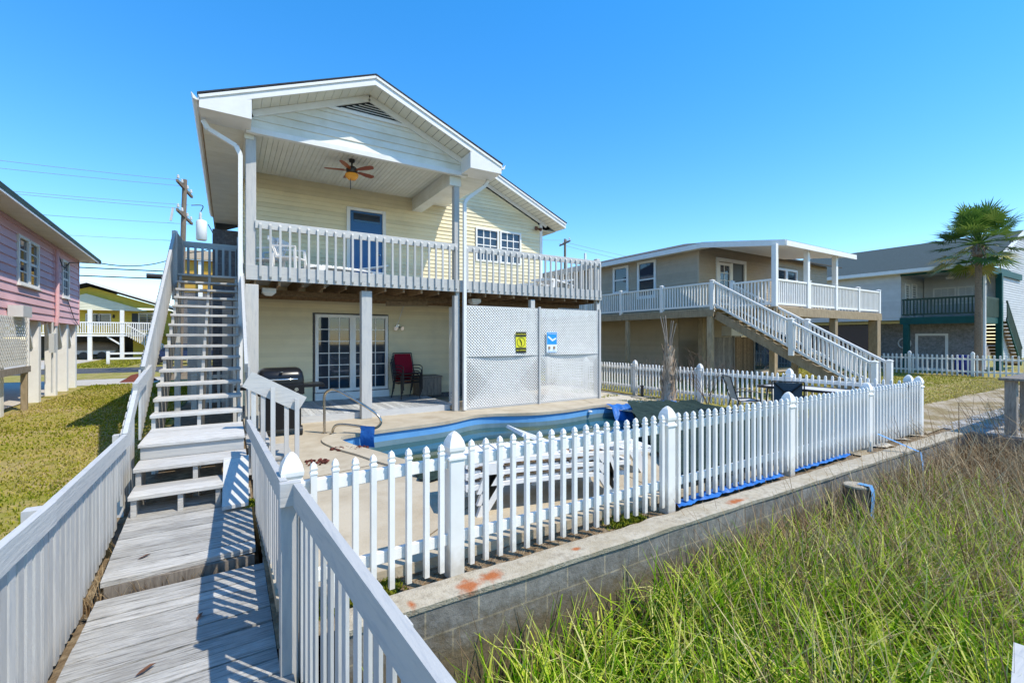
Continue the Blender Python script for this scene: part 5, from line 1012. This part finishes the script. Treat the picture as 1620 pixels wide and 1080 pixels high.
mb = MB(); mb.box((16.92, 13.2, 0), (27, 26, TZ-.1)); mb.build('lower_wall', 'tan_siding', TH)
mb = MB((0, 13.18, 0)); siding(mb, 16.9, 27, 0, TZ-.2, lap=.13); mb.build('lower_front_wall', 'tan_siding', TH)
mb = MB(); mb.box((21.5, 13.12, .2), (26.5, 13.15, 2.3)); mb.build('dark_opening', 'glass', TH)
t = thing('air_conditioner', 'white window air conditioner above the brown gate under the tan house', 'air conditioner', (18.3, 11.4, 1.9)); mb = MB(); mb.bbox((17.75, 11.25, 1.9), (18.6, 11.7, 2.32), .01); mb.build('body', 'gray_siding', t); mb = MB(); [mb.box((17.8, 11.235, 1.95+k*.045), (18.55, 11.248, 1.97+k*.045)) for k in range(8)]; mb.build('grille', 'white_trim', t)
t = thing('wooden_gate', 'weathered board gate with one rusty red panel beneath the tan house deck', 'gate', (18.6, 11.5, 0)); 
for x0, x1, m_ in ((16.5, 18.2, 'old_wood'), (18.3, 19.7, 'raw_wood')):
    mb = MB(); x = x0
    while x < x1-.05: mb.box((x, 11.45, .1), (min(x+.135, x1), 11.48, 1.85+random.uniform(-.01, .01))); x += .14
    mb.build('board_panel', m_, t)
for x in (18.22, 19.75): mb = MB(); mb.bbox((x-.04, 11.42, 0), (x+.05, 11.5, 1.95), .005); mb.build('post', 'old_wood', t)
# stairs down toward the canal
ty0, ty1, tz0, n = 10.2, 5.5, TZ, 16
for k in range(n):
    z = tz0-(k+1)*(tz0-.15)/(n+1); y = ty0-(k)*(ty0-ty1)/n; mb = MB(); mb.box((15.12, y-.32, z-.04), (16.02, y, z)); mb.build('stair_tread', 'tan_wood', TH)
for x in (15.16, 15.94): mb = MB(); mb.beam((x, ty0, tz0-.25), (x, ty1-.1, .02), .05, .28); mb.build('stair_stringer', 'tan_wood', TH)
for x in (15.06, 16.06):
    vrail(TH, (x, ty0, TZ), (x, ty1-.15, .12), h=.95, post0=False, posts=(.55,), bal=.115, nm='stair_rail', zlift=.1)
mb = MB(); mb.bbox((15.5, 7.6, -.1), (15.66, 7.76, 1.2), .01); mb.build('stair_post', 'tan_wood', TH)
mb = MB(); mb.box((17.4, 20, 6.05), (17.5, 20.1, 6.7)); mb.build('vent_pipe', 'white_trim', TH)

# ------------------------------------------------------------------ gray house with green posts
GH = thing('gray_house', 'pale gray raised house with dark green porch posts behind the distant fence', 'house', (36, 12, 0))
GX, GY = 33.0, 7.2
mb = MB((GX, 0, 0), R(-90)); siding(mb, -28, -10.45, 2.85, 5.62, lap=.14); mb.build('side_wall', 'gray_siding', GH)
mb = MB(); mb.box((GX+.02, 10.47, 2.85), (41, 28, 5.6)); mb.build('inner_wall', 'gray_siding', GH)
mb = MB((0, 10.45, 0)); siding(mb, GX, 36.4, 2.9, 5.7, lap=.14, holes=[]); mb.build('porch_wall', 'gray_siding', GH)
window(GH, (0, 10.44, 0), 0, 33.6, 34.1, 3.2, 4.9, 1, 1, trim=.08, sill=False); window(GH, (0, 10.44, 0), 0, 34.6, 35.2, 2.95, 4.95, 1, 1, trim=.08, sill=False, name='door')
mb = MB((36.4, 0, 0), R(-90)); siding(mb, -10.4, -7.3, 2.9, 5.6, lap=.14); mb.build('porch_side_wall', 'gray_siding', GH)
window(GH, (36.4, 0, 0), R(-90), -9.9, -9.0, 3.9, 4.75, 3, 2, trim=.07, sill=False); window(GH, (36.4, 0, 0), R(-90), -8.8, -7.7, 3.9, 4.75, 4, 2, trim=.07, sill=False)
mb = MB(); mb.box((36.42, 7.25, 2.9), (41, 10.4, 5.6)); mb.build('inner_wall', 'gray_siding', GH)
mb = MB((0, 7.22, 0)); siding(mb, 36.4, 43, .6, 8.2, lap=.14, xr=lambda z: (36.4 if z < 6.3 else 37.2+(z-6.6)/.42*1.0, 43)); mb.build('gable_wall', 'gray_siding', GH)
mb = MB((0, 7.20, 0)); siding(mb, 33.0, 39, 5.75, 7.6, lap=.14, xr=lambda z: (33.2+(z-5.55)/.42, 39)); mb.build('gable_wall', 'gray_siding', GH)
mb = MB(); mb.prism([(GX-.5, 6.6, 5.62), (GX-.5, 28.5, 5.62), (38.4, 28.5, 7.9), (38.4, 6.6, 7.9)], (0, 0, .07)); mb.build('roof', 'shingle_gray', GH)
mb = MB(); mb.box((GX-.53, 6.6, 5.5), (GX-.5, 28.5, 5.69)); mb.build('eave_fascia', 'white_trim', GH)
mb = MB(); mb.prism([(GX-.5, 6.56, 5.66), (38.4, 6.56, 7.95), (38.4, 6.56, 7.72), (GX-.5, 6.56, 5.46)], (0, .04, 0)); mb.build('rake_fascia', 'white_trim', GH)
mb = MB(); mb.box((GX-.5, 6.6, 5.48), (GX, 28, 5.50)); mb.build('eave_soffit', 'soffit', GH)
mb = MB(); mb.box((GX, 7.25, 5.55), (36.4, 10.4, 5.58)); mb.build('porch_ceiling', 'gray_siding', GH)
mb = MB(); mb.box((GX-.1, 7.3, 5.38), (GX+.08, 10.45, 5.54)); mb.build('porch_beam', 'green_paint', GH); mb = MB(); mb.box((GX, 7.1, 5.30), (41, 7.2, 5.66)); mb.build('porch_beam', 'green_paint', GH)
mb = MB(); mb.box((GX, 7.2, 2.84), (36.4, 10.4, 2.9)); mb.build('porch_floor', 'green_rail', GH)
mb = MB(); mb.box((GX-.06, 7.25, 2.6), (GX+.05, 10.5, 2.98)); mb.build('rim_beam', 'green_paint', GH); mb = MB(); mb.box((GX, 7.13, 2.6), (36.3, 7.2, 2.98)); mb.build('rim_beam', 'green_paint', GH)
for x, y, z0, z1 in ((33.0, 10.2, 0, 2.6), (33.05, 7.2, 0, 5.4), (36.15, 7.12, 0, 5.4), (34.6, 9.2, 0, 2.6)): mb = MB(); mb.bbox((x-.13, y-.13, z0), (x+.13, y+.13, z1), .01); mb.build('post', 'green_paint', GH)
mb = MB(); mb.box((GX-.03, 7.4, 3.95), (GX+.03, 10.4, 4.05)); mb.box((GX-.03, 7.4, 3.1), (GX+.03, 10.4, 3.18))
for k in range(20): y = 7.45+k*.15; mb.box((GX-.02, y, 3.18), (GX+.02, y+.06, 3.95))
mb.build('porch_rail', 'green_rail', GH)
mb = MB(); mb.box((33.3, 7.1, 3.9), (36.0, 7.16, 4.0))
for k in range(19): x = 33.3+k*.142; mb.box((x, 7.1, 2.95), (x+.11, 7.14, 3.9))
mb.build('porch_rail', 'green_rail', GH)
mb = MB((34.4, 0, 0), R(-90)); mb.box((-28, 0, 0), (-7.5, .1, 2.7)); mb.build('lower_wall', 'white_brick', GH)
window(GH, (34.4, 0, 0), R(-90), -10.1, -8.9, .1, 1.95, 1, 1, trim=.12, sill=False, name='lower_door', deep=.02)
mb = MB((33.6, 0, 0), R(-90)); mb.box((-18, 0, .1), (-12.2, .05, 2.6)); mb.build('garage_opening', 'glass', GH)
mb = MB()
mb.tube([(GX-.45, 7.35, 5.45), (GX-.2, 7.0, 5.2), (GX-.2, 6.98, 5.0), (GX-.2, 6.98, .2)], .06, 8); mb.build('downspout', 'white_trim', GH, True)
mb = MB(); mb.beam((36.5, 6.9, 2.9), (39.6, 6.9, .3), .06, .25); mb.build('stair_stringer', 'green_paint', GH)
for k in range(13): z = 2.75-k*.2; x = 36.6+k*.235; mb = MB(); mb.box((x, 6.95, z-.16), (x+.28, 8.0, z)); mb.build('stair_tread', 'raw_wood', GH)
mb = MB(); mb.beam((36.4, 6.88, 3.85), (39.6, 6.88, 1.2), .06, .1)
for k in range(20): x = 36.45+k*.155; z = 2.9-(x-36.4)*.83; mb.box((x, 6.86, z), (x+.09, 6.9, z+.95))
mb.build('stair_rail', 'green_rail', GH)
o = MB().loft((35.2, 8.9, 5.2), [(.16, 0), (.2, .1), (.1, .18), (.03, .35)], 10).build('porch_lamp', 'white_trim', GH)
t = thing('wall_ornament', 'round pale wheel ornament leaning on the gray house lower wall', 'ornament', (34.2, 10.6, 1.4)); mb = MB(); mb.tube([(34.3, 10.7+.3*math.cos(k*.4488), 1.5+.3*math.sin(k*.4488)) for k in range(15)], .04, 6); mb.build('ring', 'gray_siding', t)
for i, (x, y) in enumerate(((33.2, 7.9), (32.2, 7.3))):
    o = MB().loft((x, y, -.05), [(.26, 0), (.30, .1), (.30, .78), (.27, .92), (.28, .95)], 14).build('barrel', 'blue_barrel', smooth=True); tag(o, ['blue plastic barrel behind the distant fence, nearer the green post', 'blue plastic barrel standing close behind the distant fence rails'][i], 'barrel', 'blue barrels by the gray house')

# ------------------------------------------------------------------ palm tree
t = thing('palm_tree', 'tall fan palm with a green crown in front of the gray house', 'palm', (31.4, 6.9, -.05)); q = random.Random(12)
mb = MB(); pr = [(.21, 0), (.17, .4)]
for k in range(26): z = .4+k*.21; pr += [(.168-.0014*k, z), (.157-.0014*k, z+.19)]
pr += [(.26, 5.95), (.24, 6.3), (.1, 6.5)]; mb.loft((31.4, 6.9, -.05), pr, 12); mb.build('trunk', 'trunk', t, True)
mb = MB(); base = Vector((31.4, 6.9, 6.45))
for k in range(50):
    el = R(-48+136*((k+.5)/50)**.9+q.uniform(-6, 6)); az = k*2.39996+q.uniform(-.3, .3); ln = q.uniform(1.3, 1.85)
    d = Vector((math.cos(az)*math.cos(el), math.sin(az)*math.cos(el), math.sin(el))); hub = base+d*ln*.8+Vector((0, 0, -.10*ln*math.cos(el)))
    young = max(0, min(1, (math.degrees(el)+45)/90)); tn = (.72+.2*q.random() if math.degrees(el) < -5 and q.random() < .5 else .1+.35*q.random())
    mb.tube([base+d*.1, base+d*ln*.4, hub], [.03, .02, .012], 4, tint=tn, cap=False)
    side_ = d.cross(Vector((0, 0, 1)))
    side_ = side_.normalized() if side_.length > .05 else Vector((1, 0, 0)); nrm = side_.cross(d).normalized()
    for j in range(26):
        a = R(-118+236*j/25); L_ = q.uniform(.72, 1.08)*(1-.22*abs(a)/2.1); dd = (d*math.cos(a)+side_*math.sin(a)+nrm*.10).normalized(); droop = Vector((0, 0, -1))*(.04+.14*q.random())*L_
        w_ = dd.cross(nrm).normalized()*.036; m_ = hub+dd*L_*.55; e = hub+dd*L_+droop; tj = min(1, max(0, tn+q.uniform(-.1, .12)))
        mb.add([hub, m_-w_, m_+w_, e], [(0, 1, 2), (1, 3, 2)], tj)
mb.build('crown', 'frond', t, normals=False)
mb = MB()
for k in range(60):
    a = q.uniform(0, 6.28); z = q.uniform(5.3, 6.2); c = Vector((31.4+.2*math.cos(a), 6.9+.2*math.sin(a), z)); o_ = Vector((math.cos(a), math.sin(a), 0)); sd_ = Vector((-o_.y, o_.x, 0))*.05; mb.add([c-sd_, c+sd_, c+o_*.2+Vector((0, 0, .3))], [(0, 1, 2)])
mb.build('leaf_bases', 'trunk', t)

# ------------------------------------------------------------------ utility poles and wires
def upole(lab, x, y, h, transformer=True):
    t = thing('utility_pole', lab, 'utility pole', (x, y, 0), 'utility poles along the road'); mb = MB(); mb.tube([(x-.25 if transformer else x, y, -.2), (x, y, h)], [.15, .11], 12); mb.build('pole', 'pole_wood', t, True)
    for z in (h-.5, h-2.0):
        mb = MB(); mb.beam((x-.25, y-1.1, z+.1), (x+.25, y+1.1, z-.1) if transformer else (x+.2, y+1.1, z+.05), .11, .13); a = mb.build('crossarm', 'pole_wood', t)
        for s_ in (-.95, -.4, .4, .95): MB().loft((x+.23*s_, y+s_, z+.16-.09*s_), [(.05, 0), (.07, .06), (.05, .1), (.06, .16), (.02, .2)], 8).build('insulator', 'gray_siding', a, True)
        if not transformer: break
    if transformer:
        mb = MB(); mb.loft((x+.75, y-.2, h-3.2), [(.22, 0), (.25, .03), (.25, 1.0), (.22, 1.05), (.05, 1.12)], 16); tr = mb.build('transformer', 'white_trim', t, True)
        MB().loft((x+.7, y-.2, h-2.1), [(.06, 0), (.08, .1), (.05, .2), (.07, .3), (.03, .42)], 8).build('bushing', 'gray_siding', tr, True)
        mb = MB(); mb.tube(spline([(x+.7, y-.2, h-1.7), (x+.8, y-.1, h-1.3), (x+.3, y-.3, h-1.4)]), .025, 5); mb.tube(spline([(x+1.05, y-.2, h-2.3), (x+1.3, y, h-2.9), (x+1.1, y, h-3.6), (x+.2, y, h-3.9)]), .025, 5); mb.build('jumper', 'wire', t)
        mb = MB(); mb.beam((x-.6, y-.1, h-2.3), (x-.5, y-.1, h-1.6), .1, .1); mb.build('cutout', 'gray_siding', t)
    return t
upole('leaning wooden utility pole with a white transformer behind the staircase', -2.0, 30.0, 10.3)
upole('far utility pole with one crossarm seen over the right deck rail', 28.2, 35.4, 11.6, False)
def wire(p, q_, sag, lab, r_=.014, m='wire_pale', grp='overhead power lines'):
    p, q_ = Vector(p), Vector(q_); o = MB().tube([p.lerp(q_, k/16)+Vector((0, 0, -sag*4*(k/16)*(1-k/16))) for k in range(17)], r_, 5).build('power_line', m); tag(o, lab, 'power line', grp)
for p, q_, sg, lab in (((-40, 29, 10.6), (-2.2, 29.0, 9.95), .75, 'uppermost power line left of the transformer pole'), ((-40, 30, 10.4), (-2.0, 30, 9.95), .8, 'second power line from the top left of the pole'), ((-40, 31, 9.6), (-1.9, 31, 9.2), .8, 'third power line from the top left of the pole'), ((-40, 29, 8.9), (-2.2, 29, 8.5), .6, 'fourth power line from the top left of the pole'), ((-40, 31, 8.4), (-1.8, 31, 8.15), .7, 'fifth power line from the top left of the pole'), ((-40, 30, 6.9), (-2, 30, 7.0), .5, 'single pale line level with the transformer')):
    wire(p, q_, sg, lab, .011)
wire((-40, 30.2, 5.3), (-2, 30.1, 5.35), .2, 'thick black cable above the yellow house', .03, 'wire'); wire((-40, 30.3, 4.9), (-2, 30.1, 4.95), .2, 'lower thick black cable above the yellow house', .03, 'wire')
wire((-4.4, 23.6, 4.75), (-2.05, 29.9, 6.3), .35, 'black service drop from the pink house eave to the pole', .022, 'wire')
wire((28.2, 35.4, 11.3), (70, 35.4, 11.2), .9, 'thin line running right from the far utility pole', .016); wire((28.2, 34.4, 11.3), (9, 30, 10.0), .5, 'thin line from the far pole toward the beach house', .014)
wire((28.2, 36.4, 11.3), (70, 37, 10.6), .9, 'second thin line running right from the far utility pole', .016)
for z, x0 in ((5.15, -4.5),): o = MB().tube([(x0+.9, 29.9, z-.12), (x0+2.3, 29.9, z-.12)], .12, 8).build('splice_case', 'wire'); tag(o, 'black splice case hanging on the cables beside the staircase', 'splice case')
o = MB().sheet(lambda u, v: (-3.9+1.2*u+.2*nz(v*3, 2), 24.8+1.0*v, -.06+.34*math.sin(u*3.14)*math.sin(v*3.14)*(1+.4*nz(u*6, v*6))), 24, 18).build('leaf_pile', 'mulch', smooth=True); tag(o, 'low heap of brown debris on the lawn edge before the road', 'debris pile')

# ------------------------------------------------------------------ vegetation (uncountable)
def blades(name, m, xy, z, h, w_, lean, tint, label=None, cat=None, segs=4, bend=1.0, az=None, kind='stuff', tip=.06):
    """one mesh of n curved tapering blades; arrays per blade"""
    n = len(xy); az = RNG.uniform(0, 2*np.pi, n) if az is None else az; fa = RNG.uniform(0, 2*np.pi, n)
    s_ = np.linspace(0, 1, segs+1); V = np.zeros((n, segs+1, 2, 3))
    ux, uy = np.cos(az), np.sin(az); fx, fy = np.cos(fa), np.sin(fa)
    for i, u in enumerate(s_):
        r_ = lean*(u**2*bend+u*(1-bend)); drop = lean*lean/np.maximum(h, .05)*.45*u**3*bend
        cx = xy[:, 0]+ux*r_; cy = xy[:, 1]+uy*r_; cz = z+h*u-drop; ww = w_*(1-u)**.7*.5+w_*tip*.5
        V[:, i, 0] = np.stack([cx-fx*ww, cy-fy*ww, cz], 1); V[:, i, 1] = np.stack([cx+fx*ww, cy+fy*ww, cz], 1)
    V = V.reshape(-1, 3); b = (np.arange(n)*(segs+1)*2)[:, None]+(np.arange(segs)*2)[None, :]
    F = np.stack([b, b+1, b+3, b+2], -1).reshape(-1, 4); me = bpy.data.meshes.new(name)
    me.vertices.add(len(V)); me.vertices.foreach_set('co', V.ravel()); me.loops.add(F.size); me.loops.foreach_set('vertex_index', F.ravel().astype(np.int32))
    me.polygons.add(len(F)); me.polygons.foreach_set('loop_start', np.arange(0, F.size, 4, dtype=np.int32)); me.polygons.foreach_set('loop_total', np.full(len(F), 4, dtype=np.int32)); me.update()
    tt = np.repeat(tint, segs).reshape(n, segs)+np.linspace(-.16, .26, segs)[None, :]  # feet darkened to paint in shade between blades; paler tips are plant colour
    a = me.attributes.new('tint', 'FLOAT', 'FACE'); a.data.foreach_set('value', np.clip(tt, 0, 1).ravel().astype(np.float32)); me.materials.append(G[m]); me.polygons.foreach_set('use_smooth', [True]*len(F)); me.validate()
    o = bpy.data.objects.new(name, me); SC.collection.objects.link(o); return tag(o, label, cat, None, kind)
def field(n, x0, x1, y0, y1, clump=.0, pw=1.0):
    x = x0+(x1-x0)*RNG.random(n)**pw; y = RNG.uniform(y0, y1, n); p = np.stack([x, y], 1)
    if clump: c = p[RNG.integers(0, n, n//9+1)]; k = RNG.integers(0, len(c), n); q = RNG.random(n) < .75; p[q] = c[k[q]]+RNG.normal(0, clump, (q.sum(), 2))
    p[:, 1] = np.minimum(p[:, 1], 2.94-.0112*p[:, 0]); return p
# green marsh grass, near and middle
n = 26000; p = field(n, .75, 9.5, -.9, 2.95, .07, 1.25); p = p[(p[:, 0] > .75+.06*(3-p[:, 1]))]
den = np.array([mn.noise(Vector((x*.9, y*.9, 4))) for x, y in p]); ok_ = (RNG.random(len(p)) < .80+.7*den-.07*np.maximum(0, p[:, 0]-5.5)-.5*(p[:, 0] < 1.5)-.2*(p[:, 1] > 2.55)*(p[:, 0] < 2.0)); p = p[ok_]; n = len(p)
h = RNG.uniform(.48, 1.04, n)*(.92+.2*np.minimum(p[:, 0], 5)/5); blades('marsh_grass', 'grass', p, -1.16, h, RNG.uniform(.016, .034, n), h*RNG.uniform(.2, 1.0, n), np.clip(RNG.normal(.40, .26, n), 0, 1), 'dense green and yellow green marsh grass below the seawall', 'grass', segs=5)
# far mixed grass and dry brown reeds
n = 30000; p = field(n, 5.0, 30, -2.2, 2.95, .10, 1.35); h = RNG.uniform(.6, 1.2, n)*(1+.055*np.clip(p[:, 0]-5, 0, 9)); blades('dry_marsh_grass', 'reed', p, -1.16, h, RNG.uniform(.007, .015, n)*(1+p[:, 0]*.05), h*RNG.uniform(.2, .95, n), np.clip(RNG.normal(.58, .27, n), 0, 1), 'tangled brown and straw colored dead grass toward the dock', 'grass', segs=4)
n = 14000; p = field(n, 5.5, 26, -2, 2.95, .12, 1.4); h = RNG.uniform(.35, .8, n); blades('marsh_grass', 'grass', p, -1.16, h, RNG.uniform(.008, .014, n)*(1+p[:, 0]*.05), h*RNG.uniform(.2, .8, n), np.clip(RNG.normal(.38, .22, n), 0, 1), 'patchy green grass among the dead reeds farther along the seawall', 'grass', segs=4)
n = 3800; p = field(n, 2.8, 24, -1, 2.95, .16, .95); h = RNG.uniform(.8, 1.35, n)*(1+.05*np.clip(p[:, 0]-4, 0, 8)); blades('dry_reed', 'reed', p, -1.16, h, RNG.uniform(.004, .007, n)*(1+p[:, 0]*.05), h*RNG.uniform(.15, .85, n), np.clip(RNG.normal(.36, .26, n), 0, 1), 'thin dark dry reed stalks leaning over the marsh grass', 'reeds', segs=4, bend=.35, az=RNG.normal(.9, .8, n), tip=.5)
n = 260; p = np.stack([RNG.uniform(1.2, 5, 260), RNG.uniform(1.9, 2.9, 260)], 1); h = RNG.uniform(.6, 1.1, n); blades('dry_reed', 'reed', p, -1.16, h, RNG.uniform(.004, .008, n), h*RNG.uniform(.1, .7, n), np.clip(RNG.normal(.2, .2, n), 0, 1), 'brown dry stalks standing close to the block wall', 'reeds', segs=4, bend=.3, tip=.5)
n = 220; p = field(n, 1.0, 6, .2, 2.7, .12, 1.1); h = RNG.uniform(.7, 1.05, n); blades('dry_reed', 'reed', p, -1.16, h, RNG.uniform(.004, .009, n), h*RNG.uniform(.3, 1.1, n), np.clip(RNG.normal(.45, .25, n), 0, 1), 'pale straw stalks fallen across the near marsh grass', 'reeds', segs=5, bend=.5, az=RNG.normal(-2.4, .9, n), tip=.4)
# sparse marsh cover outside the view
n = 9000; p = np.stack([RNG.uniform(-14, 30, n), RNG.uniform(-12, -1, n)], 1); p = p[(p[:, 0] < -1.4) | (p[:, 0] > 1.4)]; n = len(p); h = RNG.uniform(.3, .8, n); blades('marsh_grass', 'grass', p, -1.16, h, RNG.uniform(.012, .03, n), h*RNG.uniform(.2, .8, n), np.clip(RNG.normal(.4, .24, n), 0, 1), 'open marsh grass on the canal side away from the seawall', 'grass', segs=3)
# lawn blades
n = 120000; x = -1.15-RNG.random(n)**1.5*12; y = 3.0+RNG.random(n)**1.2*21; p = np.stack([x, y], 1); d = np.array([mn.noise(Vector((a*.45, b*.45, 1))) for a, b in p]); keep = RNG.random(n) < .75+.9*d; p = p[keep & ~((p[:, 0] < -4.6) & (p[:, 1] > 15.6))]; d = np.array([mn.noise(Vector((a*.3, b*.3, 7))) for a, b in p])
n = len(p); h = RNG.uniform(.025, .075, n); near = p[:, 1] < 8; blades('lawn_grass', 'lawn_blade', p, -.06, h, RNG.uniform(.009, .018, n)*(1+.13*np.maximum(0, p[:, 1]-6)), h*RNG.uniform(.3, 1.3, n), np.clip(RNG.normal(.40, .2, n)+d*.85+.35*(p[:, 1] < 7.2), 0, 1), 'patchy yellow green lawn beside the boardwalk', 'grass', segs=2)
n = 26000; x = 11.6+RNG.random(n)*18.8; y = 4.7+RNG.random(n)**1.3*13; p = np.stack([x, y], 1); h = RNG.uniform(.03, .08, n); blades('lawn_grass', 'lawn_blade', p, -.065, h, RNG.uniform(.02, .045, n), h*RNG.uniform(.3, 1.2, n), np.clip(RNG.normal(.33, .2, n)+.4*(y < 6.4), 0, 1), 'yellow green lawn between the white fence and the distant fence', 'grass', segs=2)
n = 5000; x = RNG.uniform(-9, -5.6, n); y = RNG.uniform(38, 52, n); p = np.stack([x, y], 1); h = RNG.uniform(.05, .12, n); blades('lawn_grass', 'lawn_blade', p, -.046, h, RNG.uniform(.05, .09, n), h, np.clip(RNG.normal(.3, .2, n), 0, 1), 'green lawn strip in front of the yellow house', 'grass', segs=2)
# moss, weeds, straw under the fence
cs = [(.62, 3.34, .10), (.80, 3.38, .12), (.98, 3.42, .07), (3.35, 3.33, .08), (3.6, 3.36, .06), (.24, 5.72, .05)]; p = np.concatenate([RNG.normal((a, b), s_, (900, 2)) for a, b, s_ in cs]); p = p[p[:, 1] > 3.26]; n = len(p); zz = np.where(p[:, 0] < .3, -.0, -.085)
h = RNG.uniform(.01, .05, n); blades('weeds', 'moss', p, zz, h, RNG.uniform(.008, .018, n), h*RNG.uniform(.2, 1.0, n), RNG.random(n), 'bright green weeds and moss in the soil under the picket fence', 'weeds', segs=2)
n = 900; p = np.stack([RNG.uniform(.5, 4.6, n), RNG.uniform(3.26, 3.52, n)], 1); h = RNG.uniform(.004, .02, n); blades('dead_straw', 'reed', p, -.083, h, RNG.uniform(.003, .006, n), RNG.uniform(.05, .22, n), np.clip(RNG.normal(.55, .25, n), 0, 1), 'scattered dead straw on the soil under the picket fence', 'straw', segs=3, bend=.1, az=RNG.normal(.2, .8, n), tip=.6)
n = 260; p = np.stack([RNG.uniform(-1.0, -.84, n), RNG.uniform(4.72, 4.85, n)], 1); p[:90] = np.stack([RNG.uniform(-.9, .1, 90), RNG.uniform(4.73, 4.79, 90)], 1); p[170:] = np.stack([RNG.uniform(-.93, -.88, 90), RNG.uniform(4.8, 6.0, 90)], 1); h = RNG.uniform(.1, .24, n); blades('dry_tuft', 'reed', p, -.36, h+.05, RNG.uniform(.004, .008, n), h*RNG.uniform(.2, .8, n), np.clip(RNG.normal(.65, .2, n), 0, 1), 'dry grass tufts poking up at the step in the boardwalk', 'grass', segs=3)
n = 5200; a = RNG.random(n); p = np.stack([RNG.uniform(9.2, 11.3, n), RNG.uniform(3.6, 13, n)], 1); d = np.array([mn.noise(Vector((a*1.1, b*1.1, 21))) for a, b in p]); p = p[(d > .12) | (np.hypot(p[:, 0]-10.75, p[:, 1]-8.75) < .55)]; n = len(p); h = RNG.uniform(.02, .07, n); blades('sand_weeds', 'lawn_blade', p, -.06, h, RNG.uniform(.012, .03, n), h*RNG.uniform(.3, 1.2, n), np.clip(RNG.normal(.25, .2, n), 0, 1), 'low green weeds scattered over the pale sand', 'weeds', segs=2)
